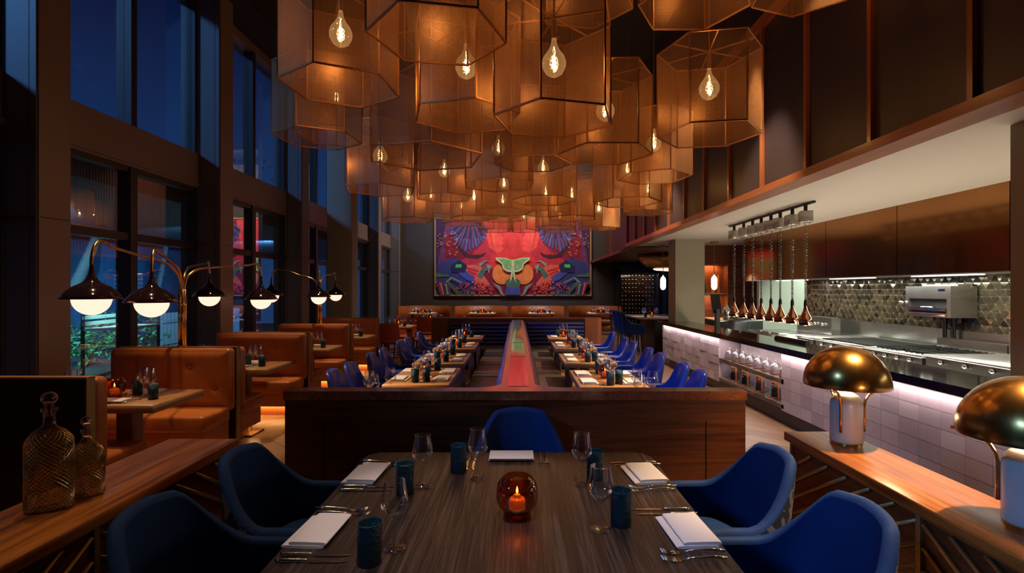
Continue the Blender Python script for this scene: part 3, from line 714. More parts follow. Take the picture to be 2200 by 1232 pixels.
# ---- consoles with brass chevron rods
def console(side, label):
    t = thing('console_table', label, 'console')
    x0, x1 = (1.5, 1.83) if side > 0 else (-1.86, -1.49); ye = 2.88 if side > 0 else 2.74; yn = .2
    xf = x0 if side > 0 else x1        # face towards the table
    mk('top', MB().rbox(x0, x1, yn, ye, .755, .8, .003, 1), 'wood_top', t)
    xi0, xi1 = (x0+.03, x1-.02) if side > 0 else (x0+.02, x1-.03)
    mk('body', MB().box(xi0, xi1, yn+.05, ye-.03, .0, .755), 'wood_red_y', t)
    xs = xi0 if side > 0 else xi1; o = -.012*side
    def strip(ya, yb_, za, zb_): return MB().box(min(xs, xs+o), max(xs, xs+o), ya, yb_, za, zb_)
    mk('brass_strip', strip(yn+.05, ye-.03, .742, .755), 'brass_dull', t)
    mk('brass_strip', strip(yn+.05, ye-.03, .02, .035), 'brass_dull', t)
    posts = (1.94, 1.0) if side > 0 else (1.84, .9)
    mk('brass_post', strip(ye-.045, ye-.03, .035, .742), 'brass_dull', t)
    for py in posts: mk('brass_post', strip(py-.012, py+.012, .035, .742), 'brass_dull', t)
    segs = [(posts[0], ye-.045, -1), (posts[1], posts[0], 1)]
    for ya, yb_, sl in segs:
        for k in range(-9, 9):
            c = .727+.088*k
            # z = c + slope*(y-peak)
            pk = posts[0]
            def zf(y): return c-.61*abs(y-pk)
            P_ = []
            for i in range(61):
                y = ya+.012+(yb_-.02-ya-.012)*i/60; z = zf(y)
                if .045 < z < .738: P_.append((y, z))
            if len(P_) < 3: continue
            a, b = P_[0], P_[-1]
            xx = xs+o*.6
            mk('brass_rod', MB().tube([(xx, a[0], a[1]), (xx, b[0], b[1])], .009, 8), 'brass_dull', t)
    return t
console(1, 'walnut console with brass chevron rods, right foreground under the brass lamps')
console(-1, 'walnut console with brass chevron rods, left foreground under the decanters')
# ---- brass dome lamps
lp = thing('table_lamp', 'brass dome lamp on a marble base, far end of the right console', 'lamp', group='brass dome lamps on the right console')
mk('marble_base', MB().lathe([(0, .012), (.073, .012), (.075, .02), (.075, .2), (.07, .225), (.055, .25), (.03, .265), (0, .27)], n=36), 'marble', lp)
mk('base_ring', MB().cyl(.073, 0, 0, 0, .014, 30), 'gold', lp)
R_, zr = .198, .3
prof = [(R_*.99, zr), (R_, zr+.012)]+[(R_*math.cos(a), zr+.012+.195*math.sin(a)) for a in [PI/2*i/14 for i in range(1, 15)]]
prof[-1] = (0, zr+.207)
inn = [(R_*.985, zr)]+[(R_*.985*math.cos(a), zr+.01+.19*math.sin(a)) for a in [PI/2*i/12 for i in range(0, 13)]]
mk('dome_shade', MB().lathe(prof, n=56).lathe(inn, n=56), 'brass', lp)
for k in range(3):
    a = math.radians(-20+120*k); c, s = math.cos(a), math.sin(a)
    pts = [(.081*c, .081*s, z) for z in (.07, .14, .2)]
    pts += [((.081+r)*c, (.081+r)*s, .2+h) for r, h in ((.004, .03), (.02, .06), (.045, .082), (.075, .094), (.11, .098), (.125, .098))]
    mk('brass_arm', MB().tube(pts, .0065, 10), 'gold', lp)
mk('lamp_bulb', MB().sphere(.035, 0, 0, .34, 14, 10), EMIT('lamp_bulb', (1., .75, .45), 6.), lp)
reg(lp); lp.location = (1.71, 2.66, .8)
dup(lp, (1.725, 1.72, .8), .6, 'brass dome lamp on a marble base, cut by the right picture edge')
for x, y in ((1.71, 2.66), (1.725, 1.72)): light('POINT', (x, y, .8+.3), 8, (1, .7, .42), .04, name='dome_light')
# ---- decanters
def decanter(label, x, y, s, w, h, neck):
    t = thing('decanter', label, 'decanter', (x, y, .8), .5, 'chain wrapped decanters on the left console')
    prof = [(0, .004), (w*.95, .004), (w, .012), (w, h), (w*.95, h+.02), (w*.7, h+.045), (w*.32, h+.062), (w*.27, h+.075), (w*.25, h+.06+neck), (w*.36, h+.07+neck), (w*.36, h+.08+neck)]
    mk('glass_body', MB().lathe(prof, n=40, sy=.62), 'hob_glass', t)
    mk('foot', MB().lathe([(0, 0), (w*.97, 0), (w*.97, .008), (0, .008)], n=40, sy=.62), 'hob_glass', t)
    # net of metal rings wrapped around the glass: crossing spirals
    net = MB(); n = 26
    def surf(a, z):
        zz = z; rr = w+.002
        if zz > h: q = (zz-h)/.055; rr = w*(1-.62*q*q)+.002
        return (rr*math.cos(a), rr*.62*math.sin(a), zz)
    for dirn in (1, -1):
        for i in range(n):
            pts = []; z = .01; a = 2*PI*i/n
            while z < h+.05:
                pts.append(surf(a, z)); z += .006; a += dirn*.006/(w*.9)
            net.tube(pts, .0015, 3, cap=False)
    mk('chain_net', net, P('net_metal', (.42, .33, .2), .3, .9) if 'net' not in M else M['net'], t)
    st = mk('stopper', MB().sphere(w*.36, 0, 0, h+.09+neck+w*.36, 18, 12, sz=.92).cyl(w*.2, 0, 0, h+.05+neck, h+.1+neck, 14), 'hob_glass', t)
    return t
M['net'] = P('net_metal', (.62, .46, .24), .28, .9)
decanter('tall chain wrapped glass decanter with round stopper, left console', -1.70, 1.86, 1, .068, .24, .05)
decanter('shorter chain wrapped glass decanter with round stopper, left console', -1.665, 1.98, 1, .055, .155, .026)

# ================================================================== TABLEWARE (shared meshes)
MS = {}
def inst(name, key, loc, rz, label, cat, group, sub=None):
    t = tag(ob(name, MS[key], None, loc, rz), label, cat, group); return t
wg = MB().lathe([(0, .0), (.036, .001), (.037, .003), (.025, .006), (.006, .01), (.0038, .02), (.0035, .085), (.006, .095), (.02, .106), (.038, .125), (.0445, .14), (.043, .16), (.0375, .19), (.033, .222)], n=28)
wg.lathe([(.034, .222), (.0322, .2225), (.0322, .2215)], n=28)
MS['wine'] = wg.mesh('wine_glass', 'clear')
wgl = MB().lathe([(0, .0), (.036, .001), (.025, .006), (.004, .015), (.0035, .09), (.02, .106), (.044, .138), (.0375, .19), (.033, .222)], n=16)
MS['wine_far'] = wgl.mesh('wine_glass_far', 'clear')
MS['tumbler'] = MB().lathe([(0, 0), (.034, 0), (.036, .004), (.037, .122), (.036, .126), (.0335, .122), (.0325, .01), (0, .008)], n=28).mesh('tumbler', 'tumbler')
MS['tumbler_far'] = MB().lathe([(0, 0), (.034, 0), (.037, .122), (.0335, .122), (.0325, .01), (0, .008)], n=14).mesh('tumbler_far', 'tumbler')
def napkin_mesh():
    mb = MB(); n = 10
    def layer(x0, x1, y0, y1, z0, th, mb=mb):
        # folded cloth: soft rounded slab with a puffed mouth
        def f(u, v):
            a = 2*PI*v; x = x0+(x1-x0)*u
            yy = (y0+y1)/2+(y1-y0)/2*math.copysign(abs(math.cos(a))**.35, math.cos(a))
            zz = z0+th/2+th/2*math.copysign(abs(math.sin(a))**.7, math.sin(a))*(1-.25*math.sin(PI*u)*.5)
            return (x, yy, zz)
        mb.grid(f, 8, 20)
        for x in (x0, x1):
            k = len(mb.v); vs = [f(0 if x == x0 else 1, j/20) for j in range(20)]
            mb.add(vs, [tuple(range(20)) if x == x0 else tuple(range(19, -1, -1))])
    layer(-.11, .11, -.066, .075, 0, .01); layer(-.108, .108, -.075, .05, .009, .012)
    return mb
MS['napkin'] = napkin_mesh().mesh('napkin', 'napkin')
MS['napkin_far'] = MB().rbox(-.1, .1, -.06, .06, 0, .018, .006, 1).mesh('napkin_far', 'napkin')
def knife_mesh():
    mb = MB(); mb.tube([(0, -.105, .006), (0, -.09, .006), (0, -.01, .006), (0, .0, .005)], .006, 8, radii=[.005, .0062, .0052, .003])
    mb.add([(-.002, 0, .001), (.009, .004, .001), (.0095, .09, .001), (.002, .118, .001), (-.004, .11, .001), (-.003, 0, .003), (.008, .004, .003), (.0085, .09, .003), (.002, .117, .003), (-.003, .11, .003)],
           [(4, 3, 2, 1, 0), (5, 6, 7, 8, 9), (0, 1, 6, 5), (1, 2, 7, 6), (2, 3, 8, 7), (3, 4, 9, 8), (4, 0, 5, 9)]); return mb
MS['knife'] = knife_mesh().mesh('knife', 'silver')
def fork_mesh():
    mb = MB(); mb.tube([(0, -.1, .008), (0, -.06, .011), (0, 0, .008), (0, .03, .004)], .005, 8, radii=[.0055, .005, .0032, .003])
    def f(u, v): x = (-1+2*u)*(.003+.009*sstep(0, .7, v)); y = .03+.035*v; return (x, y, .004-.004*math.sin(PI*v*.9)+.001)
    mb.grid(f, 4, 6)
    for i in range(4):
        x = -.0105+.007*i; mb.tube([(x, .063, .002), (x, .08, .003), (x*.95, .103, .009)], .0016, 5)
    return mb
MS['fork'] = fork_mesh().mesh('fork', 'silver')
MS['amber'] = MB().lathe([(0, .004), (.046, .004), (.048, 0), (.05, .0), (.05, .024), (.056, .03), (.07, .045), (.0765, .07), (.0765, .1), (.07, .125), (.056, .142), (.048, .148), (.047, .15)], n=36).mesh('amber_vessel', 'amber_glass')
MS['jar'] = MB().lathe([(0, .03), (.03, .03), (.031, .06), (.026, .068), (.01, .072), (.009, .078), (.014, .08), (.006, .083)], n=18).mesh('fuel_jar', 'wax')
MS['flame'] = MB().lathe([(0, .083), (.0035, .088), (.0045, .094), (.0025, .104), (0, .112)], n=10).mesh('flame', 'flame')
MS['amber_far'] = MB().lathe([(0, .004), (.048, 0), (.05, .024), (.07, .045), (.0765, .085), (.07, .125), (.047, .15)], n=16).mesh('amber_vessel_far', 'amber_glass')
def candle(loc, label, group, s=1., far=False):
    t = thing('candle_holder', label, 'candle holder', loc, group=group)
    t.scale = (s, s, s)
    ob('amber_vessel', MS['amber_far' if far else 'amber'], t); j = ob('fuel_jar', MS['jar'], t); ob('flame', MS['flame'], j)
    light('POINT', (loc[0], loc[1], loc[2]+.1*s), .22, (1, .42, .12), .01, name='candle_light')
    return t
# ---- dark table settings
ZT = .7605
G = {'nap': 'napkins on the dark table', 'tum': 'tumblers on the dark table', 'win': 'wine glasses on the dark table', 'for': 'forks on the dark table', 'kni': 'knives on the dark table'}
def setting_dark(where, nap, tum, win, forks, knives, out):
    """out: heading of the handles (rz of cutlery so that +Y points to the table middle)"""
    inst('napkin', 'napkin', (nap[0], nap[1], ZT), nap[2], 'folded white linen napkin at the %s of the dark table' % where, 'napkin', G['nap'])
    inst('tumbler', 'tumbler', (tum[0], tum[1], ZT), 0, 'teal hobnail tumbler at the %s of the dark table' % where, 'tumbler', G['tum'])
    inst('wine_glass', 'wine', (win[0], win[1], ZT), .5, 'clear stemmed wine glass at the %s of the dark table' % where, 'wine glass', G['win'])
    for i, p in enumerate(forks): inst('fork', 'fork', (p[0], p[1], ZT), out, '%s fork at the %s of the dark table' % (('outer', 'inner')[i], where), 'fork', G['for'])
    for i, p in enumerate(knives): inst('knife', 'knife', (p[0], p[1], ZT), out, '%s knife at the %s of the dark table' % (('outer', 'inner')[i], where), 'knife', G['kni'])
setting_dark('near left seat', (-.685, 1.765, PI/2-.06), (-.453, 1.571), (-.396, 1.656), [(-.665, 1.945), (-.645, 1.905)], [(-.64, 1.575), (-.64, 1.612)], -PI/2)
setting_dark('far left seat', (-.68, 2.31, PI/2-.05), (-.461, 2.105), (-.40, 2.17), [(-.66, 2.475), (-.655, 2.44)], [(-.635, 2.13), (-.635, 2.17)], -PI/2)
setting_dark('far head seat', (-.028, 2.56, 0), (-.269, 2.351), (-.175, 2.265), [(.115, 2.53), (.145, 2.53)], [(-.235, 2.5), (-.205, 2.5)], PI)
setting_dark('far right seat', (.57, 2.31, PI/2+.1), (.345, 2.27), (.278, 2.2), [(.56, 2.13), (.575, 2.165)], [(.565, 2.47), (.58, 2.44)], PI/2)
setting_dark('near right seat', (.585, 1.765, PI/2+.05), (.37, 1.826), (.291, 1.79), [(.55, 1.585), (.56, 1.63)], [(.55, 1.945), (.565, 1.905)], PI/2)
candle((0, 1.893, ZT), 'amber glass candle holder in the middle of the dark table', 'amber candle holders')

# ================================================================== CENTRAL BANQUETTE
ZL = .97
pw = thing('low_divider', 'long low mahogany partition behind the dark table', 'partition')
mk('panel', MB().box(-1.44, 1.416, 3.175, 3.4, 0, ZL-.055), 'wood_red', pw)
cp = MB()
def cap_poly():
    L_ = [(-1.445, 3.16), (1.42, 3.16), (1.42, 3.285), (.3, 3.285)]
    for i in range(7): a = PI/2*i/6; L_.append((.12+.18*(1-math.sin(a)), 3.285+.14*(1-math.cos(a))))
    L_ += [(.12, 10.6), (-.105, 10.6)]
    for i in range(6, -1, -1): a = PI/2*i/6; L_.append((-.105-.18*(1-math.sin(a)), 3.285+.14*(1-math.cos(a))))
    L_ += [(-.3, 3.285), (-1.445, 3.285)]
    return L_
mk('panel_joint', MB().box(.045, .049, 3.172, 3.175, 0, .915).box(-1.2, -1.196, 3.172, 3.175, 0, .78).box(1.17, 1.174, 3.172, 3.175, 0, .78), 'black', pw)
led = thing('spine_ledge', 'glossy wooden ledge with inlaid glass running between the two banquettes', 'ledge')
mk('cap', MB().prism(cap_poly(), ZL-.055, ZL), 'ledge', led)
for a, b in ((3.32, 4.75), (4.8, 6.0), (6.05, 8.2), (8.25, 10.3)):
    mk('glass_inlay', MB().box(-.06, .075, a, b, ZL-.002, ZL+.002), P('inlay', (.22, .1, .06), .05, .6, coat=.5, noise=(9, (.1, .09, .05))) if 'inlay' not in M else M['inlay'], led)
mk('core', MB().box(-.09, .105, 3.405, 10.6, .0, ZL-.056), 'wood_red_y', led)
fp = thing('low_divider', 'far low mahogany partition closing the blue banquettes', 'partition')
mk('panel', MB().box(-1.78, 1.42, 10.74, 10.9, 0, ZL), 'wood_red', fp)
mk('cap', MB().box(-1.8, 1.42, 10.7, 10.92, ZL, ZL+.03), 'wood_red', fp)
mk('rounded_end', MB().prism([(1.42, 10.7), (1.68, 10.7)]+[(1.68+.1*math.sin(a), 10.8-.1*math.cos(a)) for a in (.4, .8, 1.2, PI/2)]+[(1.78, 11.2), (1.42, 11.2)], 0, ZL+.02), 'wood_trim_z', fp)
mk('end_panel', MB().box(-1.78, -1.42, 10.62, 10.739, 0, ZL), 'wood_red_z', fp)
def banquette(side):
    t = thing('banquette', 'navy channel-back banquette with black leather seats, %s of the ledge' % ('right' if side > 0 else 'left'), 'banquette', group='banquettes along the central ledge')
    def X(a, b):
        a, b = side*a, side*b; return (min(a, b), max(a, b))
    off = .006
    o1 = .112 if side > 0 else .098
    x0, x1 = X(o1, .61); mk('base', MB().box(x0, x1, 3.41, 10.2, 0, .3).box(*X(o1, 1.4), 10.201, 10.68, 0, .3), 'black', t)
    ys = [3.42, 4.55, 5.65, 6.75, 7.85, 8.95, 10.15]
    for a, b in zip(ys, ys[1:]):
        x0, x1 = X(o1+.06, .61); mk('seat_cushion', MB().rbox(x0, x1, a, b-.012, .3, .45, .035, 3), 'black_leather', t)
    x0, x1 = X(o1+.06, 1.4); mk('seat_cushion', MB().rbox(x0, x1, 10.16, 10.62, .3, .45, .035, 3), 'black_leather', t)
    x0, x1 = X(o1, o1+.055); mk('backrest', MB().rbox(x0, x1, 3.43, 10.6, .43, .93, .02, 3), 'blue_leather', t)
    mb = MB(); n = 6
    for i in range(n):
        z0 = .45+.078*i; x0, x1 = X(o1+.06, 1.4); mb.rbox(x0, x1, 10.6, 10.698, z0, z0+.076, .03, 3)
    mk('channel_back', mb, 'navy_leather', t)
banquette(-1); banquette(1)
# ---- oak tables with slatted trestles
def oak_table(label, x0, x1, y0, y1, cat='table', trestle=True, ax='oak_x', th=.055, grp='oak tables along the banquettes'):
    t = thing('dining_table', label, cat, ((x0+x1)/2, (y0+y1)/2, 0), group=grp)
    w, d = (x1-x0)/2, (y1-y0)/2
    mk('tabletop', MB().rbox(-w, w, -d, d, .76-th, .76, .004, 1), ax, t)
    for sx in (-1, 1):
        mb = MB(); n = max(3, int(d*2/.11))
        for i in range(n):
            y = -d+.08+(2*d-.16)*i/(n-1); mb.tube([(sx*(w-.06), y*.75, .02), (sx*(w-.1), y, .76-th)], .014, 6)
        mb.box(sx*(w-.06)-.03, sx*(w-.06)+.03, -d*.75, d*.75, 0, .03)
        mk('slatted_leg', mb, 'oak_z', t)
    return t
def seat_items(tname, cx, cy, spots, far=False, cut=True, z=.7602):
    """spots: (descriptor, angle towards diner as unit vec (dx,dy), centre of napkin)"""
    for d, (nx, ny), (dx, dy), (gx, gy), (ux, uy) in spots:
        rz = math.atan2(-dx, dy) + PI      # +Y of cutlery points away from the diner
        rz_n = rz
        inst('napkin', 'napkin_far' if far else 'napkin', (nx, ny, z), rz_n, 'folded white napkin at the %s of %s' % (d, tname), 'napkin', 'napkins in the dining room')
        inst('wine_glass', 'wine_far', (gx, gy, z), 0, 'stemmed wine glass at the %s of %s' % (d, tname), 'wine glass', 'wine glasses in the dining room')
        inst('tumbler', 'tumbler_far', (ux, uy, z), 0, 'teal tumbler at the %s of %s' % (d, tname), 'tumbler', 'tumblers in the dining room')
        if cut:
            px, py = -dy, dx     # sideways
            inst('fork', 'fork', (nx-dx*.02+px*.13, ny-dy*.02+py*.13, z), rz, 'fork at the %s of %s' % (d, tname), 'fork', 'forks in the dining room')
            inst('knife', 'knife', (nx-dx*.02-px*.13, ny-dy*.02-py*.13, z), rz, 'knife at the %s of %s' % (d, tname), 'knife', 'knives in the dining room')
# dup shaped chairs
bc = shell_chair('dining_chair', 'x', 'blue_leather', 'blue_leather', a=.235, yb=-.25, yf=.2, H=.86, A=.615, plat=.16, arm=.5, group='cobalt leather chairs of the two rows', zb=.36, narrow=.35, th=.05, seat_z=.46)
reg(bc); first = [True]
def blue_chair(x, y, rz, label):
    if first[0]: first[0] = False; bc.location = (x, y, 0); bc.rotation_euler = (0, 0, rz); bc['label'] = label
    else: dup(bc, (x, y, 0), rz, label)
rows = [('second', 4.5, 5.47, (4.78, 5.26)), ('third', 5.79, 6.74, (6.02, 6.55)), ('fourth', 7.22, 8.14, (7.5, 8.0))]
near_t = {'first': 'first'}
for side, sn in ((-1, 'left'), (1, 'right')):
    xa, xb = (-1.19, -.6) if side < 0 else (.54, 1.14)
    xc = (xa+xb)/2; cxr = -1.42 if side < 0 else 1.39
    def nm(o): return 'the %s %s row table' % (o, sn)
    # nearest table, mostly hidden by the partition
    oak_table('oak table right behind the partition in the %s row' % sn, xa, xb, 3.62, 4.22)
    tn = 'the oak table right behind the partition, %s row' % sn
    for i, (gx, gy) in enumerate(((xc+side*.1-.05, 3.72), (xc+side*.2-.02, 3.86), (xc+side*.1, 4.02))):
        inst('wine_glass', 'wine', (gx, gy, .7602), 0, ('nearest', 'middle', 'farthest')[i]+' wine glass peeking over the partition, %s row' % sn, 'wine glass', 'wine glasses in the dining room')
    yy = rows if side < 0 else [('second', 4.37, 5.31, (4.72, 5.2)), ('third', 5.81, 6.7, (6.02, 6.55)), ('fourth', 7.28, 8.18, (7.4, 7.98))]
    for o, y0, y1, chy in yy:
        oak_table('%s oak table from the front in the %s row' % (o, sn), xa, xb, y0, y1)
        q1, q2 = y0+(y1-y0)*.27, y0+(y1-y0)*.73
        sp = []
        for dsc, yq in (('near', q1), ('far', q2)):
            for fs, dn in ((side, 'chair side'), (-side, 'banquette side')):
                nx = xc+fs*.19
                gy = yq+(.03 if fs > 0 else -.04); sp.append(('%s %s' % (dsc, dn), (nx, yq), (fs, 0), (xc+fs*.02, gy+.0), (xc+fs*.045+.02, gy-.105 if dsc == 'near' else gy+.1)))
        seat_items(nm(o), xc, (y0+y1)/2, sp, far=(o != 'second'))
        candle((xc-.01, (y0+y1)/2, .7602), 'amber candle holder on %s' % nm(o), 'amber candle holders', .85, True)
        for i, cy in enumerate(chy):
            blue_chair(cxr, cy, -PI/2 if side < 0 else PI/2, 'cobalt leather chair at the %s place of %s' % (('near', 'far')[i], nm(o)))
    y0, y1 = 8.72, 9.34
    oak_table('small fifth oak table at the far end of the %s row' % sn, xa, xb, y0, y1)
    yq = (y0+y1)/2
    seat_items(nm('fifth'), xc, yq, [('chair side', (xc+side*.19, yq), (side, 0), (xc+.02, yq+.05), (xc+.1, yq-.07)), ('banquette side', (xc-side*.19, yq), (-side, 0), (xc-.05, yq+.08), (xc-.12, yq+.1))], far=True)
    candle((xc-.03, yq-.05, .7602), 'amber candle holder on %s' % nm('fifth'), 'amber candle holders', .85, True)
    blue_chair(cxr, yq, -PI/2 if side < 0 else PI/2, 'cobalt leather chair at %s' % nm('fifth'))

# ================================================================== WINDOW BOOTHS
def booth(Y, front, rear, label, first_=False):
    """Y: face of the backrest that looks towards the camera"""
    t = thing('leather_booth', label, 'booth', (0, Y, 0), group='tan leather booths by the window')
    x0, x1 = -4.0, -2.82
    if front:
        mk('seat', MB().rbox(x0, x1-.01, -.40, .05, .30, .45, .03, 3), 'orange', t)
        mk('seat_skirt', MB().box(x0, x1-.03, -.36, .05, .13, .32), 'orange', t)
        mk('plinth', MB().box(x0, x1-.12, -.27, .12, 0, .13), 'wood_trim', t)
        b = MB(); b.rbox(x0, x1+.01, .0, .12, .40, 1.02, .045, 4); mk('backrest', b, 'orange', t)
        BT = [(-3.72, .83), (-3.2, .83), (-3.46, .63), (-2.95, .63), (-3.95, .63)]
        def padf(u, v):
            x = x0+.03+(x1-x0-.05)*u; z = .44+.55*v; d_ = 0
            for bx, bz in BT:
                r2 = ((x-bx)**2+(z-bz)**2); d_ += .022*math.exp(-r2/.0011)+.008*math.exp(-r2/.008)
            e_ = min(u, 1-u, v*.5, (1-v)*.5)*2*1.2; return (x, -.024*min(1, e_/.12)**.5+d_*.9, z)
        mk('tufted_pad', MB().grid(padf, 60, 30), 'orange', t)
        for bx, bz in BT[:4]: mk('button', MB().sphere(.011, bx, -.004, bz, 12, 8), 'orange', t)
        mk('led_glow', MB().box(x0, x1-.12, -.3, -.28, .118, .128), 'led_warm', t)
        light('AREA', ((x0+x1)/2, Y-.29, .115), 3, (1, .5, .15), 1.1, rot=(0, 0, 0), size_y=.03, name='booth_led')
    mk('divider_panel', MB().box(x0, x1-.0, .125, .195, 0, 1.015), P('booth_back', (.035, .009, .004), .7, spec=.15), t)
    mk('brass_edge', MB().box(x1, x1+.008, .125, .195, 0, 1.02).box(x0, x1+.008, .14, .18, 1.015, 1.022), 'brass_dull', t)
    if rear:
        mk('backrest', MB().rbox(x0, x1+.01, .2, .32, .4, 1.01, .045, 4), 'orange', t)
        mk('seat', MB().rbox(x0, x1-.01, .27, .72, .30, .45, .03, 3), 'orange', t)
        mk('seat_skirt', MB().box(x0, x1-.03, .27, .68, .13, .32), 'orange', t)
        mk('plinth', MB().box(x0, x1-.12, .2, .6, 0, .13), 'wood_trim', t)
        mk('led_glow', MB().box(x0, x1-.12, .6, .62, .118, .128), 'led_warm', t)
        light('AREA', ((x0+x1)/2, Y+.65, .115), 3, (1, .5, .15), 1.1, rot=(0, 0, 0), size_y=.03, name='booth_led')
    return t
booth(3.22, False, True, 'single tan leather booth bench seen from behind, nearest the camera')
bo = ['second', 'third', 'fourth', 'fifth', 'sixth']
for i, Y in enumerate((5.01, 6.77, 8.53, 10.3)):
    booth(Y, True, i < 3, 'back to back tan leather booth by the window, %s from the front' % bo[i])
def booth_table(i, y0, y1, lab):
    x0, x1 = -3.95, -2.63; xc, yc = (x0+x1)/2, (y0+y1)/2
    t = thing('booth_table', 'oak booth table %s' % lab, 'table', (xc, yc, 0), group='oak tables in the window booths')
    mk('tabletop', MB().rbox(x0-xc, x1-xc, y0-yc, y1-yc, .7, .76, .004, 1), 'oak_x', t)
    mk('pedestal', MB().rbox(.2, .33, -.06, .06, 0, .7, .01, 2).box(.1, .42, -.14, .14, 0, .02), 'oak_z', t)
    mk('pedestal', MB().rbox(-.4, -.27, -.06, .06, 0, .7, .01, 2).box(-.5, -.18, -.14, .14, 0, .02), 'oak_z', t)
    tn = 'the booth table %s' % lab.replace(' from the camera', '').replace('nearest the camera', 'nearest us')
    sp = []
    for sx, dn in ((-3.55, 'window'), (-2.98, 'aisle')):
        for fs, fn in ((-1, 'near'), (1, 'far')):
            sp.append(('%s %s place' % (fn, dn), (sx-.03, yc+fs*.17), (0, fs), (sx+(.12 if fs < 0 else .04), yc+fs*.02+.01), (sx-.03 if fs > 0 else sx+.2, yc+(.06 if fs > 0 else -.09))))
    seat_items(tn, xc, yc, sp, far=i > 1)
    if i < 1: candle((-3.13 if i == 0 else -3.3, yc-.02, .7602), 'amber glass candle holder on %s' % tn, 'amber candle holders', 1.0)
for i, (y0, lab) in enumerate(((3.7, 'nearest the camera'), (5.37, 'second from the camera'), (7.13, 'third from the camera'), (8.9, 'fourth from the camera'))):
    booth_table(i, y0, y0+.6, lab)
# ---- four-armed brass lamp posts on the booth dividers
def lamp_tree(label, px, py, heads):
    t = thing('lamp_post', label, 'lamp', (0, 0, 0), group='branching brass lamp posts on the booth backs')
    zb = 1.022; ztop = 1.6
    for i, (dx, dy) in enumerate(((-.016, -.016), (.016, -.016), (-.016, .016), (.016, .016))):
        mk('pole', MB().tube([(px+dx, py+dy, zb), (px+dx, py+dy, ztop)], .0145, 12), 'gold', t)
    mk('pole_collar', MB().cyl(.036, px, py, 1.44, 1.45, 16), 'gold', t); mk('pole_collar', MB().cyl(.036, px, py, 1.575, 1.585, 16), 'gold', t); mk('pole_foot', MB().cyl(.05, px, py, zb-.002, zb+.012, 18), 'gold', t)
    for i, (hx, hy, zr_) in enumerate(heads):
        a = Vector((px, py, ztop)); h = Vector((hx, hy, 0)); pd = Vector((hx-px, hy-py, 0)); L = pd.length; u = pd.normalized()
        s = Vector((px, py, 0)) + u*.018
        zk = zr_+.43; rise = zk-ztop
        ctrl = [(0, ztop-.02), (.01, ztop+.04), (.05, ztop+.13), (.16, ztop+.2), (.32, ztop+.2+(rise-.2)*.3), (L-.3, ztop+.2+(rise-.2)*.8), (L-.17, zk), (L-.09, zk+.01), (L-.03, zk-.04), (L-.0, zk-.13), (L, zk-.2)]
        # Catmull-Rom smoothing
        pts = []
        for j in range(len(ctrl)-1):
            p0 = ctrl[max(0, j-1)]; p1 = ctrl[j]; p2 = ctrl[j+1]; p3 = ctrl[min(len(ctrl)-1, j+2)]
            for k in range(6):
                q = k/6
                def cr(a0, a1, a2, a3): return .5*((2*a1)+(-a0+a2)*q+(2*a0-5*a1+4*a2-a3)*q*q+(-a0+3*a1-3*a2+a3)*q*q*q)
                r_, z_ = cr(p0[0], p1[0], p2[0], p3[0]), cr(p0[1], p1[1], p2[1], p3[1]); pts.append((s.x+u.x*r_, s.y+u.y*r_, z_))
        pts.append((s.x+u.x*L, s.y+u.y*L, zk-.2))
        arm = mk('arm', MB().tube(pts, .0125, 10), 'gold', t)
        cx, cy = s.x+u.x*L, s.y+u.y*L
        sh_ = mk('lamp_shade', MB().lathe([(.012, zr_+.29), (.0135, zr_+.24), (.018, zr_+.2), (.028, zr_+.165), (.043, zr_+.135), (.06, zr_+.118), (.085, zr_+.105), (.115, zr_+.088), (.145, zr_+.063), (.17, zr_+.032), (.192, zr_+.002), (.19, zr_-.003), (.165, zr_+.026), (.135, zr_+.05)], cx, cy, 0, 36), 'chrome_dark', arm)
        mk('globe', MB().sphere(.121, cx, cy, zr_-.002, 28, 18), 'globe', arm)
    return t
lamp_tree('four armed brass lamp post with dark bell shades on the second booth', -3.38, 5.17, [(-3.17, 3.83, 1.53), (-2.97, 4.17, 1.495), (-3.2, 6.38, 1.475), (-3.86, 6.42, 1.51)])
lamp_tree('four armed brass lamp post with dark bell shades on the fourth booth', -3.35, 8.7, [(-4.12, 8.62, 1.5), (-3.26, 8.42, 1.475), (-3.6, 10.15, 1.49), (-3.75, 9.9, 1.49)][:3])

# ================================================================== FAR BOOTHS under the mural
def far_booth(xc, label, i):
    t = thing('curved_booth', label, 'booth', (xc, 18.9, 0), group='curved tan booths below the mural')
    w = 1.03
    def arc(r, n=20): return [(-w+2*w*k/n, r*(1-abs(-1+2*k/n)**3.2)) for k in range(n+1)]
    def slab(r0, r1, z0, z1, mat, name):
        mb = MB(); n = 20; a, b = arc(r0, n), arc(r1, n); a = [(x*.93, y) for x, y in a]
        for k in range(n):
            vs = [(*a[k], z0), (*a[k+1], z0), (b[k+1][0], b[k+1][1]+.0, z0), (*b[k], z0), (*a[k], z1), (*a[k+1], z1), (*b[k+1], z1), (*b[k], z1)]
            mb.add(vs, [(0,3,2,1),(4,5,6,7),(0,1,5,4),(2,3,7,6)], 0, True)
        mb.add([(*a[0], z0), (*b[0], z0), (*b[0], z1), (*a[0], z1)], [(0, 1, 2, 3)]); mb.add([(*a[n], z0), (*b[n], z0), (*b[n], z1), (*a[n], z1)], [(3, 2, 1, 0)])
        return mk(name, mb, mat, t)
    slab(.85, .98, .4, .97, 'orange', 'backrest'); slab(.35, .86, .3, .45, 'orange', 'seat'); slab(.4, .86, .0, .3, 'orange', 'seat_skirt')
    for bx in (-.45, 0, .45):
        mk('button', MB().sphere(.02, bx, .845*(1-abs(bx/.96)**3.2)+.0, .75, 10, 8), 'orange', t)
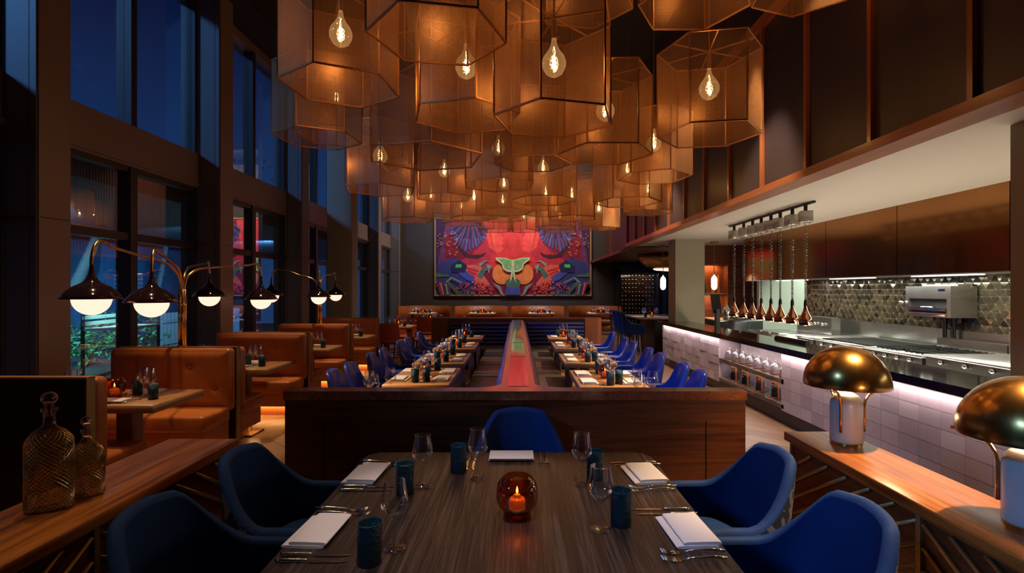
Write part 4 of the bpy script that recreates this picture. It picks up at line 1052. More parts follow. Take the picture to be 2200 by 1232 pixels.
far = [(-3.43, 'leftmost'), (-1.33, 'second from left'), (.76, 'third from left'), (2.86, 'rightmost')]
for i, (x, nm_) in enumerate(far):
    far_booth(x, 'curved tan leather booth below the mural, %s' % nm_, i)
    tn = 'the %s mural table' % nm_
    oak_table('oak table in the %s curved booth below the mural' % nm_, x-.47+.1, x+.47+.1, 17.8, 18.5, grp='oak tables below the mural')
    sp = []
    for fx in (-.25, .22):
        for fy, fn in ((-1, 'near'), (1, 'far')):
            sp.append(('%s %s seat' % (fn, 'left' if fx < 0 else 'right'), (x+.1+fx*1.35, 18.15+fy*.22), (0, fy), (x+.1+fx+.07*fy, 18.1+fy*.12), (x+.1+fx*.9-.09*fy, 18.0+fy*.1)))
    seat_items(tn, x, 18, sp, far=True, cut=False)
    candle((x+.1, 18.1, .7602), 'amber candle holder on %s' % tn, 'amber candle holders', 1, True)
# ---- two square tables with red leather chairs
def red_chair():
    t = thing('side_chair', '', 'chair', group='red leather side chairs by the left aisle')
    mk('seat', MB().rbox(-.22, .22, -.2, .22, .42, .49, .025, 3), 'red_leather', t)
    mb = MB()
    def f(u, v): x = -.22+.44*u; return (x*(1-.08*v), -.2-.08*v-.03*math.cos(PI*(u-.5))+.03, .5+.36*v)
    def g_(u, v): p = f(1-u, v); return (p[0], p[1]-.045, p[2])
    mb.grid(f, 10, 6); mb.grid(g_, 10, 6)
    mb.grid(lambda u, v: tuple(Vector(f(u, 1))*(1-v)+Vector(g_(1-u, 1))*v+Vector((0, 0, .02*math.sin(PI*v)))), 10, 4)
    for s in (0, 1): mb.grid(lambda u, v: tuple(Vector(f(s, v))*(1-u)+Vector(g_(1-s, v))*u), 2, 6)
    mk('backrest', mb, 'red_leather', t)
    for sx in (-1, 1):
        for sy in (-1, 1): mk('leg', MB().tube([(sx*.19, sy*.17, .43), (sx*.21, sy*.2, 0)], .014, 8), 'black', t)
    mk('stretcher', MB().tube([(-.2, .18, .2), (.2, .18, .2)], .008, 6).tube([(-.2, -.18, .2), (.2, -.18, .2)], .008, 6), 'black', t)
    return t
rc = reg(red_chair()); rfirst = True
for j, (tx, ty, tn) in enumerate(((-2.72, 11.75, 'nearer'), (-2.35, 13.9, 'farther'))):
    oak_table('%s square table among the red chairs beyond the booths' % tn, tx-.35, tx+.35, ty-.35, ty+.35, grp='square tables beyond the booths')
    full = 'the %s square table beyond the booths' % tn
    seat_items(full, tx, ty, [('near seat', (tx, ty-.22), (0, -1), (tx+.1, ty-.08), (tx+.18, ty-.2)), ('far seat', (tx, ty+.22), (0, 1), (tx-.1, ty+.08), (tx-.18, ty+.14)),
        ('left seat', (tx-.24, ty), (-1, 0), (tx-.2, ty-.12), (tx-.15, ty-.2)), ('right seat', (tx+.24, ty), (1, 0), (tx+.13, ty+.1), (tx+.24, ty+.2))], far=True, cut=False)
    candle((tx, ty, .7602), 'amber candle holder on %s' % full, 'amber candle holders', 1, True)
    for cx, cy, rz, w_ in ((0, -.62, 0, 'near side'), (0, .62, PI, 'far side'), (.62, 0, PI/2, 'right side'), (-.62, 0, -PI/2, 'left side')):
        lab = 'red leather side chair at the %s of %s' % (w_, full)
        if rfirst: rfirst = False; rc.location = (tx+cx, ty+cy, 0); rc.rotation_euler = (0, 0, rz); rc['label'] = lab
        else: dup(rc, (tx+cx, ty+cy, 0), rz, lab)
# ---- bar counter with three blue stools
hb = thing('bar_table', 'high dark bar table with pale top at the far end of the pass', 'table')
mk('top', MB().rbox(2.98, 4.1, 12.6, 14.2, .86, .9, .005, 1), P('pale_stone', (.5, .42, .4), .2), hb)
mk('body', MB().box(3.4, 4.0, 12.65, 14.1, 0, .86), 'black', hb)
for i, (x, y) in enumerate(((3.15, 12.8), (3.25, 13.1), (3.35, 13.45), (3.5, 12.85), (3.6, 13.3))):
    inst('wine_glass', 'wine_far', (x, y, .9002), 0, 'wine glass on the bar table, %s from the left' % ords[i], 'wine glass', 'glasses on the bar table')
inst('tumbler', 'tumbler_far', (3.2, 12.75, .9002), 0, 'bright teal tumbler on the bar table', 'tumbler', 'glasses on the bar table')
candle((3.42, 13.0, .9002), 'amber candle holder on the bar table', 'amber candle holders', 1, True)
stl = shell_chair('bar_stool', 'x', P('stool_fabric', (.04, .06, .17), .7, sheen=.3), 'velvet', a=.24, yb=-.24, yf=.2, H=1.06, A=.76, plat=.2, arm=.6, legm='black', group='blue stools at the far bar table', zb=.5, narrow=.3, seat_z=.6)
reg(stl)
for i, y in enumerate((12.75, 13.3, 13.85)):
    lab = 'slate blue high stool at the far bar table, %s' % ('nearest', 'middle one', 'farthest')[i]
    if i == 0: stl.location = (2.92, y, 0); stl.rotation_euler = (0, 0, -PI/2); stl['label'] = lab
    else: dup(stl, (2.92, y, 0), -PI/2, lab)
# ---- wine cabinets in the far right corner
wc = thing('wine_cabinet', 'dark glazed wine cabinet with rows of bottles in the far right corner', 'cabinet', (0, 0, 0))
mk('frame', MB().box(3.75, 3.85, 19.0, 19.9, 0, 2.35).box(5.25, 5.4, 19.0, 19.9, 0, 2.35).box(6.6, 6.8, 19.0, 19.9, 0, 2.35).box(3.75, 6.8, 19.0, 19.9, 2.2, 2.5).box(3.75, 6.8, 19.0, 19.9, 0, .25), 'black', wc)
mk('back_panel', MB().box(3.85, 6.6, 19.85, 19.9, .25, 2.2), 'wood_red', wc)
for a, b in ((3.85, 5.25), (5.4, 6.6)): mk('glass_door', MB().box(a, b, 19.0, 19.01, .25, 2.2), 'wine_glass_front', wc)
bm_ = MB().tube([(0, 0, 0), (0, .2, 0), (0, .23, 0), (0, .3, 0)], .037, 8, radii=[.037, .037, .015, .014]).mesh('wine_bottle', P('bottle', (.012, .02, .012), .12))
nb = 0
for a, b in ((3.95, 5.2), (5.5, 6.55)):
    for r in range(12):
        z = .4+.155*r
        mk('rack', MB().box(a-.05, b+.02, 19.3, 19.33, z-.045, z-.038), 'brass_dull', wc)
cabn = 0
for a, b, cn in ((3.95, 5.2, 'left'), (5.5, 6.55, 'right')):
    for r in range(12):
        k = 0; x = a
        while x < b:
            if random.random() < .8 and (cn == 'left' or x > 5.9 or r > 7):
                o_ = ob('wine_bottle', bm_, None, (x, 19.25, .4+.155*r))
                tag(o_, 'dark wine bottle lying in the %s glazed wine cabinet' % cn, 'bottle', 'wine bottles in the %s cabinet' % cn)
            x += .13; k += 1
light('AREA', (4.6, 19.15, 2.18), 14, (1, .65, .35), 1.2, rot=(0, 0, 0), size_y=.2, name='cabinet_light')
# ================================================================== LANTERNS
HH = .67
def hexpt(R, th, i): a = math.radians(th+60*i); return (R*math.cos(a), R*math.sin(a))
def bulb_mesh():
    return MB().lathe([(.016, .0), (.017, -.02), (.022, -.045), (.04, -.08), (.066, -.115), (.079, -.15), (.076, -.185), (.055, -.225), (.025, -.245), (0, -.25)], n=26).mesh('bulb', 'smoke_bulb')
def fil_mesh():
    mb = MB(); pts = []
    for i in range(60):
        u = i/59; pts.append((.012*math.sin(u*9)*(.3+u), .01*math.cos(u*11)*(.2+u), -.05-.165*u))
    mb.tube(pts, .0024, 6)
    for k in range(2):
        pts = [(.028*math.cos(t*.35+k*3)*(.4+.6*math.sin(PI*t/30)), .024*math.sin(t*.35+k*3), -.12-.085*t/30) for t in range(31)]
        mb.tube(pts, .0009, 4)
    return mb.mesh('filament', 'filament')
BM, FM = bulb_mesh(), fil_mesh()
CAPM = MB().cyl(.016, 0, 0, 0, .04, 12).cyl(.019, 0, 0, .04, .115, 14).mesh('socket', 'brass_dull')
LC = {}
def lantern(x, y, z, R, th, label, lit=True, energy=9., nobulb=False):
    th = round(th/5)*5
    H_ = HH*R/.4
    t = thing('hexagonal_lantern', label, 'lantern', (x, y, z), math.radians(th), 'hexagonal copper mesh lanterns')
    key = R
    if key not in LC:
        b = .0055 if R < .43 else .0065; fm = MB(); P6 = [hexpt(R, 0, i) for i in range(6)]
        for i in range(6):
            p, q = P6[i], P6[(i+1) % 6]
            for zz in (0, H_): fm.tube([(*p, zz), (*q, zz)], b*1.3, 4)
            fm.tube([(*p, 0), (*p, H_)], b*1.3, 4)
            mx_, my_ = (p[0]+q[0])/2, (p[1]+q[1])/2
            fm.tube([(mx_, my_, H_), (0, 0, H_-.005)], b*1.2, 4)
        fmesh = fm.mesh('lantern_frame', 'copper')
        p, q = Vector((*P6[0], 0)), Vector((*P6[1], 0)); L = (q-p).length; dd = (q-p)/L
        pm = MB().add([p, q, q+Vector((0, 0, H_)), p+Vector((0, 0, H_))], [(0, 1, 2, 3)]).mesh('mesh_panel', 'mesh', lambda co: ((Vector((co.x, co.y, 0))-p).dot(dd), co.z))
        LC[key] = (fmesh, pm)
    fmesh, pm = LC[key]
    ob('frame', fmesh, t)
    for i in range(6): ob('mesh_panel', pm, t, (0, 0, 0), i*PI/3)
    mk('hanging_rod', MB().cyl(.005, 0, 0, H_, ZC-z, 6), 'brass_dull', t)
    mk('ceiling_canopy', MB().cyl(.075, 0, 0, ZC-z-.02, ZC-z, 18), 'brass_dull', t)
    if nobulb: return t
    zb = H_-.16*R/.4+.02
    bl_ = ob('bulb', BM, t, (0, 0, zb)); ob('socket', CAPM, bl_); ob('filament', FM, bl_, (0, 0, 0), random.random()*6)
    if lit: light('POINT', (x, y, z+zb-.14), energy, (1, .56, .25), .012, name='lantern_light')
    return t
A, B = .4, .465
LN = [
 (-1.23, 3.57, 3.01, A, 26, 'top left, its bulb cut by the picture edge'),
 (-1.89, 4.86, 3.03, A, 23, 'leftmost, against the blue window'),
 (-2.1, 5.95, 3.38, B, 26, 'behind the leftmost lantern by the window'),
 (-.46, 2.96, 3.06, A, 10, 'top centre left, seen from steeply below'),
 (-.37, 3.72, 2.85, A, 46, 'with a large bulb left of centre near the top'),
 (-1.49, 5.57, 2.68, A, 44, 'low at left with a bulb before the window columns'),
 (-.85, 4.73, 2.82, .55, 43, 'widest of all, without a visible bulb, left of centre'),
 (-.23, 6.33, 2.89, B, 35, 'in the middle with a bulb over the mural'),
 (.24, 3.33, 2.70, A, 17, 'largest, top centre with the brightest bulb'),
 (.75, 4.36, 2.75, A, 1, 'right of centre behind the largest one'),
 (1.53, 4.08, 2.83, A, 48, 'at the right, hanging alone before the dark wall'),
 (.36, 7.09, 2.83, B, 59, 'low in the centre with a bulb above the mural'),
 (.16, 5.26, 2.89, A, 1, 'just behind the largest central one'),
 (1.52, 7.07, 2.80, B, 55, 'lower right with a bulb near the battens'),
 (-1.69, 7.92, 2.67, A, 53, 'lowest at far left beside the mural frame'),
 (-1.01, 7.1, 2.87, A, 45, 'left of the mural with a small bulb'),
 (-.21, 8.14, 2.83, B, 47, 'above the left half of the mural'),
 (1.5, 5.62, 2.83, A, 41, 'between the lone right one and the centre cluster'),
 (1.27, 3.67, 3.64, A, 0, 'high at the top right of centre, cut by the edge'),
 (2.05, 3.55, 3.7, A, 20, 'highest at the top right corner'),
 (.5, 3.9, 3.78, A, 12, 'high up behind the largest central one'),
 (.85, 7.95, 2.70, A, 20, 'right of the mural centre, with pale shiny sides'),
 (1.5, 9.4, 2.72, A, 30, 'low at the right end of the mural'),
 (2.05, 8.0, 2.8, A, 10, 'far right, next to the wooden battens'),
 (-.27, 9.6, 2.9, A, 15, 'in the far cluster, above the pale moth'),
 (.5, 8.95, 2.92, A, 50, 'in the far cluster, right of the moth'),
 (-1.52, 9.05, 2.9, A, 33, 'in the far cluster, above the left frame edge'),
 (-.74, 8.8, 2.82, A, 5, 'in the far cluster, above the left wing'),
 (-1.1, 10.2, 2.9, A, 12, 'in the far cluster, behind the left wing one'),
 (-.45, 11.2, 2.88, A, 25, 'at the back row, left of centre'),
 (.15, 12.3, 3.0, A, 40, 'at the very back, in the centre'),
 (.95, 11.4, 2.88, A, 20, 'at the back row, right of centre'),
 (.75, 9.95, 2.8, A, 8, 'in the far cluster, above the right wing'),
 (1.75, 10.6, 2.9, A, 28, 'at the back row, far right end'),
]
for i, (x, y, z, R, th, d_) in enumerate(LN):
    lantern(x, y, z, R, th, 'hexagonal copper mesh lantern '+d_, True, 8.5 if z < 3.5 else 5.5, d_.startswith(('leftmost', 'widest of all', 'just behind')))
for (x, y, d_) in ((1.05, 4.85, 'near the right battens'), (.3, 6.2, 'in the ceiling centre')):
    o = mk('ceiling_canopy', MB().cyl(.09, x, y, ZC-.9, ZC-.88, 20).cyl(.008, x, y, ZC-.88, ZC, 8).cyl(.008, x, y, ZC-2, ZC-.9, 8), 'brass_dull'); tag(o, 'round brass ceiling plate with rod, '+d_, 'ceiling plate', kind='structure')

# ================================================================== MURAL (flat print, own design of shapes)
mu = thing('mural', 'wide mirrored mural of red profiles, blue wings and a green moth', 'mural', (0, YF, 0))
W2, Z0, Z1 = 3.02, 1.39, 4.35; MX = -.165
cols = {'bg': (.2, .008, .03), 'purple': (.045, .015, .075), 'red': (.55, .03, .035), 'pink': (.66, .055, .055), 'rose': (.42, .02, .04), 'navy': (.035, .04, .17), 'blue': (.05, .07, .32), 'dkblue': (.015, .015, .07),
        'green': (.2, .34, .16), 'pale': (.42, .55, .32), 'lime': (.05, .5, .06), 'orange': (.7, .2, .05), 'gold': (.6, .28, .05), 'teal': (.06, .13, .1), 'dark': (.05, .008, .015), 'coral': (.62, .1, .06), 'grey': (.2, .25, .22), 'plum': (.13, .03, .1)}
cm = {}; 
for k, c in cols.items(): cm[k] = P('print_'+k, c, .5, noise=(5, tuple(min(1, q*1.35+.004) for q in c)))
keys = list(cols); pm_ = MB(); lay = [0]
def shp(pts, c, both=True):
    lay[0] += 1; y = -.04-.00015*lay[0]
    for s in ((1, -1) if both else (1,)):
        if s < 0: lay[0] += 1; y -= .00015
        vs = [(MX+s*x, y, z) for x, z in pts]
        if s > 0: vs = vs[::-1]
        pm_.add(vs, [tuple(range(len(vs)))], keys.index(c))
def px(x, z): return ((x-1106)/340*2*W2 if False else (x-1100)/169.*W2, Z0+(633-z)/154.*2.77)
def shapes(): pass
def sp_(L, c, both=True): shp([px(x, y) for x, y in L], c, both)
def blob(cx, cy, rx, ry, c, n=20, both=True): sp_([(cx+rx*math.cos(2*PI*i/n), cy+ry*math.sin(2*PI*i/n)) for i in range(n)], c, both)
pm_.box(MX-W2, MX+W2, -.04, -.01, Z0, Z1, keys.index('bg'))
# right half drawn once and mirrored (x > 1100)
sp_([(1225, 469), (1269, 469), (1269, 600), (1248, 560), (1250, 520)], 'plum')
sp_([(1245, 469), (1269, 469), (1269, 590), (1260, 540)], 'purple')
sp_([(1200, 560), (1235, 552), (1269, 570), (1269, 633), (1180, 633)], 'navy')
sp_([(1100, 469), (1150, 469), (1165, 520), (1190, 545), (1215, 560), (1205, 575), (1150, 575), (1100, 556)], 'rose', True)
sp_([(1100, 469), (1122, 469), (1120, 510), (1127, 545), (1100, 556)], 'red')
for k in range(6):
    an = .5+k*.42; blob(1100+13*math.sin(an), 520-16*math.cos(an), 3.2, 3.2, 'rose', 10); blob(1100+13*math.sin(an), 520-16*math.cos(an), 1.8, 1.8, 'red', 8)
# profile
sp_([(1138, 469), (1163, 469), (1160, 500), (1152, 530), (1135, 543), (1124, 539), (1120, 533), (1124, 527), (1119, 521), (1123, 516), (1120, 509), (1127, 503), (1123, 492), (1131, 478)], 'pink')
sp_([(1140, 485), (1146, 500), (1143, 522), (1136, 538), (1139, 520), (1141, 500)], 'coral')
sp_([(1143, 480), (1152, 500), (1146, 525), (1138, 541), (1144, 520), (1148, 500)], 'red')
sp_([(1100, 553), (1118, 543), (1140, 543), (1152, 552), (1153, 575), (1135, 580), (1128, 556), (1100, 560)], 'red')
sp_([(1140, 543), (1160, 536), (1175, 548), (1196, 556), (1205, 566), (1180, 570), (1152, 560)], 'rose')
# dark sweep under the wing
sp_([(1158, 540), (1172, 546), (1196, 546), (1214, 530), (1226, 505), (1222, 532), (1204, 552), (1180, 556), (1164, 550)], 'dark')
# layered wing feathers with pale quills
for i in range(17):
    a = .62+i*.125; L_ = 76-abs(i-9)*3.2; cx, cy = 1192, 464
    ex, ey = cx-L_*math.cos(a)*.95, cy+L_*math.sin(a)*.97; nx, ny = math.sin(a)*2.7, math.cos(a)*2.7
    sp_([(cx-nx*.4, cy-ny*.4), (cx+nx*.4, cy+ny*.4), (ex+nx, ey+ny), (ex+3*(ex-cx)/L_, ey+3*(ey-cy)/L_), (ex-nx, ey-ny)], ('blue', 'navy', 'navy')[i % 3])
    sp_([(cx-nx*.08, cy-ny*.08), (cx+nx*.08, cy+ny*.08), (ex+nx*.1, ey+ny*.1), (ex-nx*.1, ey-ny*.1)], 'grey')
for i in range(14):
    a = .7+i*.15; L_ = 46; cx, cy = 1192, 464; ex, ey = cx-L_*math.cos(a), cy+L_*math.sin(a); nx, ny = math.sin(a)*2.2, math.cos(a)*2.2
    sp_([(cx-nx*.5, cy-ny*.5), (cx+nx*.5, cy+ny*.5), (ex+nx, ey+ny), (ex+2.5*(ex-cx)/L_, ey+2.5*(ey-cy)/L_), (ex-nx, ey-ny)], ('dkblue', 'plum')[i % 2])
# hills, fans
sp_([(1165, 575), (1180, 568), (1205, 568), (1215, 575), (1190, 600), (1170, 625), (1150, 610), (1165, 590)], 'coral')
for k in range(3): sp_([(1175+k*4, 580+k*7), (1200-k*3, 573+k*7), (1205-k*3, 576+k*7), (1176+k*4, 585+k*7)], 'rose')
sp_([(1180, 606), (1192, 590), (1215, 572), (1222, 576), (1218, 588), (1200, 602)], 'blue')
sp_([(1200, 570), (1217, 557), (1235, 570), (1234, 585), (1205, 585)], 'dkblue'); sp_([(1212, 567), (1225, 567), (1226, 574), (1213, 574)], 'lime')
sp_([(1240, 590), (1269, 585), (1269, 595), (1240, 594)], 'teal')
sp_([(1172, 573), (1176, 566), (1160, 558), (1145, 562), (1160, 561)], 'grey'); sp_([(1148, 570), (1153, 588), (1158, 566)], 'grey')
sp_([(1150, 578), (1165, 572), (1178, 592), (1168, 600), (1160, 582)], 'teal')
blob(1124, 588, 21, 23, 'orange', 24)
for i in range(26):
    r_ = math.sqrt(random.random())*19; a = random.random()*6.28; blob(1124+r_*math.cos(a), 588+r_*math.sin(a), .9, .9, 'gold', 6)
# flowers bottom
random.seed(3)
for i in range(150):
    x = random.uniform(1140, 1225); z = random.uniform(604, 631)
    if z > 604+abs(x-1185)*.25: blob(x, z, random.uniform(1.2, 3), random.uniform(1, 2.4), random.choice(('red', 'rose', 'coral', 'dark', 'pink', 'plum')), 7)
for k in range(5): sp_([(1235+k*5, 633), (1238+k*6, 612-k*2), (1269, 600+k*5), (1269, 603+k*5), (1242+k*6, 615-k*2), (1239+k*5, 633)], ('plum', 'grey', 'navy', 'coral', 'plum')[k])
sp_([(1218, 627), (1240, 602), (1246, 606), (1224, 630)], 'teal'); sp_([(1210, 606), (1235, 594), (1248, 606), (1246, 608), (1233, 598), (1212, 608)], 'grey')
for i in range(30): x = random.uniform(1185, 1240); sp_([(x, 633), (x+1.5, 633), (x+random.uniform(-3, 3), 622)], 'teal')
sp_([(1100, 633), (1118, 633), (1114, 612), (1100, 608)], 'blue'); blob(1104, 608, 13, 10, 'teal', 14)
sp_([(1120, 633), (1128, 614), (1145, 607), (1134, 618), (1126, 633)], 'grey')
# butterflies
for i in range(34):
    x = random.uniform(1218, 1265); z = 490+random.uniform(0, 50)*(1-(x-1218)/80)+random.uniform(0, 20); s_ = random.uniform(1.1, 2.4)
    sp_([(x-s_, z-s_), (x, z), (x+s_, z-s_), (x+s_*.7, z+s_*.6), (x, z+.6), (x-s_*.7, z+s_*.6)], 'gold')
# moth
sp_([(1100, 557), (1104, 557), (1118, 553), (1138, 552), (1136, 558), (1124, 567), (1121, 578), (1113, 583), (1104, 584), (1107, 608), (1101, 596), (1100, 585)], 'pale')
sp_([(1103, 559), (1118, 555.5), (1134, 554), (1122, 565), (1118, 576), (1110, 580), (1103, 580)], 'green')
sp_([(1106, 558), (1110, 557), (1117, 567), (1113, 569)], 'lime'); blob(1109, 572, 1.6, 1.6, 'pale', 8)
mk('print', pm_, [cm[k] for k in keys], mu)
fw = .055
mk('frame', MB().box(MX-W2-fw, MX-W2, -.07, -.005, Z0-fw, Z1+fw).box(MX+W2, MX+W2+fw, -.07, -.005, Z0-fw, Z1+fw).box(MX-W2, MX+W2, -.07, -.005, Z0-fw, Z0).box(MX-W2, MX+W2, -.07, -.005, Z1, Z1+fw), P('gilt_frame', (.4, .24, .1), .45), mu)

# ================================================================== OUTSIDE
tg = MB().box(-18, -5.26, -8, 24, -.15, -.05); struct('ground', tg, 'terrace')
struct('ground', MB().prism([(-18, -3), (-6.9, -3), (-6.9, 6.2), (-7.6, 8.5), (-9.5, 24), (-18, 24)], -.06, .0), 'soil')
leafm = {}
for nme, c, c2 in (('a', (.04, .13, .03), (.1, .22, .05)), ('b', (.03, .1, .08), (.05, .16, .1)), ('c', (.05, .15, .02), (.12, .24, .05))):
    leafm[nme] = P('foliage_'+nme, c, .5, noise=(3, c2))
def shrub(label, x, y, r, h, kind, n=160, strap=False):
    t = thing('shrub', label, 'shrub', (x, y, 0), group='shrubs outside the windows'); mb = MB()
    for i in range(n):
        a = random.random()*2*PI; 
        if strap:
            L = h*random.uniform(.7, 1.1); lean = random.uniform(.1, .9)*r*1.4; w = .012
            pts = [(lean*u*u*math.cos(a), lean*u*u*math.sin(a), L*(u-.35*u*u*u*lean)) for u in (0, .3, .6, .85, 1)]
            vs = []; px_, py_ = -math.sin(a), math.cos(a)
            for j, p in enumerate(pts): ww = w*(1.2-j*.28); vs += [(p[0]+px_*ww, p[1]+py_*ww, p[2]), (p[0]-px_*ww, p[1]-py_*ww, p[2])]
            mb.add(vs, [(2*j, 2*j+1, 2*j+3, 2*j+2) for j in range(4)])
        else:
            q = random.random()**.4; el = random.random(); px_, py_, pz = r*q*math.cos(a)*math.cos(el*1.4), r*q*math.sin(a)*math.cos(el*1.4), h*(.15+.85*math.sin(el*1.5)*q)
            s_ = random.uniform(.03, .07); d1 = Vector((random.gauss(0, 1), random.gauss(0, 1), random.gauss(0, .6))).normalized(); d2 = d1.cross(Vector((random.random(), random.random(), 1))).normalized()
            c = Vector((px_, py_, pz)); mb.add([c-d1*s_, c+d2*s_*.4, c+d1*s_, c-d2*s_*.4], [(0, 1, 2, 3)])
    mk('foliage', mb, leafm[kind], t)
    st_ = MB()
    for i in range(4): a = i*1.6; st_.tube([(0, 0, 0), (.3*r*math.cos(a), .3*r*math.sin(a), h*.5)], .012, 5)
    mk('stem', st_, 'bark', t)
shrub('bright grassy clump outside the first window', -8.3, 7.5, .6, .75, 'c', 260, True)
shrub('low leafy bush in front of the grassy clump outside', -7.6, 7.0, .5, .4, 'c', 300)
shrub('round green bush outside the second pane', -8.9, 10.6, .9, .9, 'a', 700)
shrub('teal lit bush at the left of the garden', -10.5, 8.9, .9, 1.0, 'b', 600)
shrub('wide green hedge bush further along the path', -9.6, 12.6, 1.1, 1.1, 'a', 800)
shrub('spiky clump behind the round bush', -10.2, 11.4, .7, 1.2, 'b', 220, True)
shrub('dark bush beyond the third window bay', -9.8, 15.5, 1.1, 1.0, 'b', 700)
def trunk(label, pts, r):
    t = thing('tree', label, 'tree', (0, 0, 0), group='trees outside the windows')
    mk('trunk', MB().tube(pts, r, 9, radii=[r*1.25, r, r*.85, r*.7][:len(pts)]), 'bark', t)
    if pts[-1][2] < 5: return
    mb = MB(); top = Vector(pts[-1])
    for i in range(420):
        c = top+Vector((random.gauss(0, .9), random.gauss(0, .9), random.gauss(.4, .5))); s_ = random.uniform(.06, .12)
        d1 = Vector((random.gauss(0, 1), random.gauss(0, 1), random.gauss(0, .6))).normalized(); d2 = d1.cross(Vector((.3, .2, 1))).normalized(); mb.add([c-d1*s_, c+d2*s_*.4, c+d1*s_, c-d2*s_*.4], [(0, 1, 2, 3)])
    mk('crown', mb, leafm['b'], t)
trunk('leaning dark tree trunk at left, outside the first window', [(-8.4, 8.5, 0), (-8.6, 8.2, 1.2), (-8.9, 7.9, 2.4), (-9.0, 7.7, 3.4)], .12)
trunk('upright dark tree trunk beside the leaning one', [(-9.2, 9.4, 0), (-9.2, 9.3, 1.2), (-9.1, 9.2, 2.4), (-9.1, 9.1, 3.6)], .13)
trunk('slanting dark tree trunk outside the second pane', [(-9.4, 10.2, 0), (-9.2, 10.4, 1.2), (-8.9, 10.7, 2.4), (-8.6, 10.9, 3.6)], .11)
trunk('thin tree seen through the second window bay', [(-10.6, 14.8, 0), (-10.5, 14.9, 1.4), (-10.4, 15.1, 2.6), (-10.2, 15.2, 4.2)], .08)
trunk('tall tree whose crown pokes above the window beam', [(-11.5, 19.5, 0), (-11.5, 19.5, 2), (-11.4, 19.6, 4), (-11.4, 19.6, 5.6)], .14)
# terrace roof and slatted fence
rf = mk('terrace_roof', MB().box(-9.5, -5.26, -8, 24, 2.95, 3.42), P('roof_under', (.14, .15, .17), .7)); tag(rf, 'flat terrace roof outside the lower windows', 'roof', kind='structure')
gw = mk('garden_wall', MB().box(-13.2, -13, -3, 26, 0, 3.2), P('garden_wall', (.012, .025, .045), .8, noise=(1.3, (.03, .07, .12), (1, 1, .25)))); tag(gw, 'dim blue wall and hedge line at the back of the garden', 'wall', kind='structure')
fe = thing('picket_fence', 'pale wooden picket fence outside the second window bay', 'fence')
for i in range(26): mk('picket', MB().box(-8.92, -8.88, 12.8+i*.14, 12.88+i*.14, 0, 1.0), P('fence_wood', (.12, .11, .12), .8) if 'fw' not in M else M['fw'], fe)
mk('rail', MB().box(-8.88, -8.86, 12.8, 16.5, .75, .82).box(-8.88, -8.86, 12.8, 16.5, .2, .27), P('fence_wood2', (.12, .11, .12), .8), fe)
bn = thing('outdoor_bench', 'pale slatted outdoor seat outside the second pane', 'bench', (-6.9, 9.0, 0), .2)
mk('slats', MB().box(-.3, .3, -.6, .6, .92, .95).box(-.32, -.3, -.6, .6, 1.0, 1.06).box(-.32, -.3, -.6, .6, 1.1, 1.16), P('bench_white', (.6, .6, .58), .6), bn)
mk('frame', MB().box(-.34, -.3, -.6, -.56, 0, 1.18).box(-.34, -.3, .56, .6, 0, 1.18).box(.26, .3, -.6, -.56, 0, .92).box(.26, .3, .56, .6, 0, .92), 'steel_dark', bn)

# ================================================================== LIGHT
w = bpy.data.worlds.new('dusk'); S.world = w; w.use_nodes = True
n, l = w.node_tree.nodes, w.node_tree.links; n.clear()
out = n.new('ShaderNodeOutputWorld'); bg = n.new('ShaderNodeBackground'); tc = n.new('ShaderNodeTexCoord'); sx = n.new('ShaderNodeSeparateXYZ')
cr = n.new('ShaderNodeValToRGB'); e = cr.color_ramp.elements
e[0].position = 0.; e[0].color = (.02, .09, .28, 1); e[1].position = .75; e[1].color = (.001, .004, .025, 1)
q = e.new(.22); q.color = (.012, .055, .2, 1); q = e.new(.42); q.color = (.003, .016, .085, 1)
l.new(tc.outputs['Generated'], sx.inputs[0]); l.new(sx.outputs['Z'], cr.inputs[0]); l.new(cr.outputs[0], bg.inputs[0]); bg.inputs[1].default_value = 1.0; l.new(bg.outputs[0], out.inputs[0])
# blue directional light entering by the upper windows
sun = light('SUN', (0, 0, 5), 2.7, (.17, .45, 1.), name='blue_dusk_light'); sun.data.angle = math.radians(9)
sun.rotation_euler = Vector((1., .62, -.67)).to_track_quat('-Z', 'Y').to_euler()
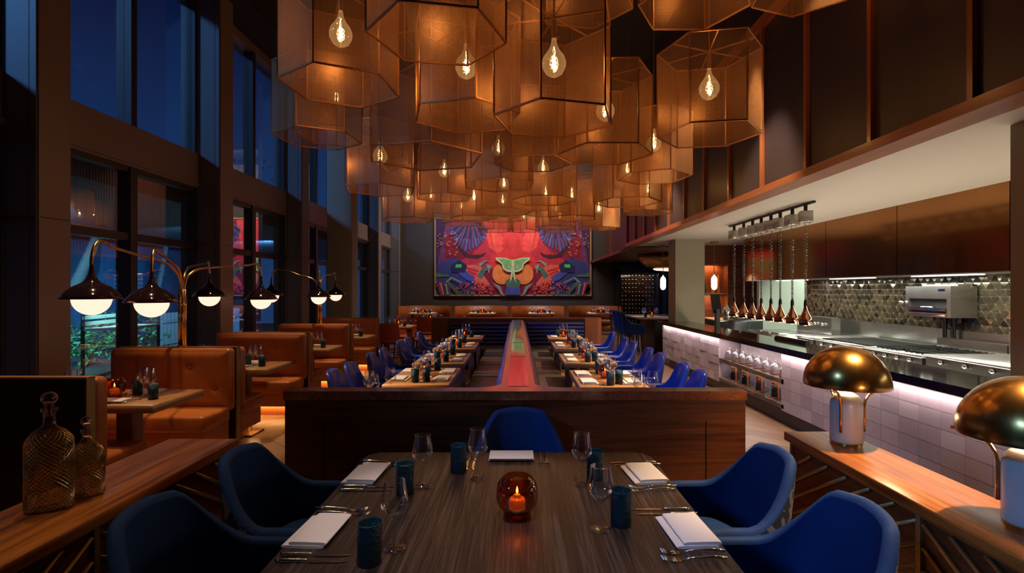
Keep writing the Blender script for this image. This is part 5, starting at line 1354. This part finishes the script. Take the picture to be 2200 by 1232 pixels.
# garden lights
for (x, y, tx, ty, en, c_, an) in ((-6.4, 5.6, -8.1, 7.3, 1500, (.9, 1., .5), 50), (-6.2, 7.6, -9.2, 10.6, 2500, (.3, .8, .7), 60), (-7.0, 8.0, -11.5, 10.5, 3500, (.1, .5, 1.), 80),
        (-6.4, 10.5, -10.0, 13.4, 3000, (.2, .6, 1.), 70), (-6.6, 14, -11, 18, 3500, (.12, .45, 1.), 80)):
    light('SPOT', (x, y, 2.85), en, c_, .03, target=(tx, ty, .5), spot=math.radians(an), blend=.6, name='garden_light')
# kitchen: strip lights under the hood, troffer, added upward fill
light('AREA', (5.06, 5.5, 1.75), 120, (.98, 1, .86), .2, rot=(0, 0, 0), size_y=9, name='hood_light')
light('AREA', (6.6, 10.4, 2.6), 40, (.92, 1, .88), .6, rot=(0, 0, 0), size_y=.6, name='kitchen_light')
light('AREA', (4.0, 6.4, .45), 78, (1, .84, .64), .4, rot=(PI, 0, 0), size_y=6.5, name='soffit_fill')  # added unseen fill, stands in for floor bounce onto the kitchen soffit
for y in hy_: light('POINT', (3.51, y, 1.14), .5, (1, .55, .3), .04, name='heat_lamp_light')
# ceiling spots over the tables
def spot(x, y, tx, ty, e, ang=22, col=(1, .72, .42), z=6.3): light('SPOT', (x, y, z), e, col, .04, target=(tx, ty, .76), spot=math.radians(ang), blend=.5, name='ceiling_spot')
for ty in (4.0, 4.95, 6.25, 7.7, 9.05):
    spot(-4.5, ty-.3, -.9, ty, 1150, 17, z=3.4); spot(2.6, ty-.3, .84, ty, 1150, 20, z=4.4)
spot(.0, .5, -.04, 1.8, 620, 17, (1, .8, .72)); 
for x, _ in far: spot(x+.1, 17.0, x+.1, 18.1, 1100, 14)
spot(-2.7, 11.5, -2.72, 11.8, 700, 18); spot(-2.35, 13.6, -2.35, 13.9, 700, 18)
for y in (4.0, 5.67, 7.43, 9.2): spot(-3.0, y, -3.1, y, 700, 24)
spot(2.0, 5, 2.4, 6, 420, 60, (1, .78, .55), 4.4); spot(2.0, 8.5, 2.4, 9.5, 420, 60, (1, .78, .55), 4.4); spot(-2.2, 3, -2.1, 3.2, 160, 50); spot(-2.4, 1.0, -1.68, 2.1, 150, 22)
spot(2.45, 2.2, 1.7, 2.2, 1300, 36, (1, .66, .35), 4.4)
spot(3.2, 13, 3.3, 13.2, 60, 30, (1, .85, .8), 2.55)
# mural picture lights
light('AREA', (-.1, 17.6, 6.3), 260, (1, .82, .72), 4.5, target=(-.1, 20.1, 2.4), size_y=.3, name='picture_light')
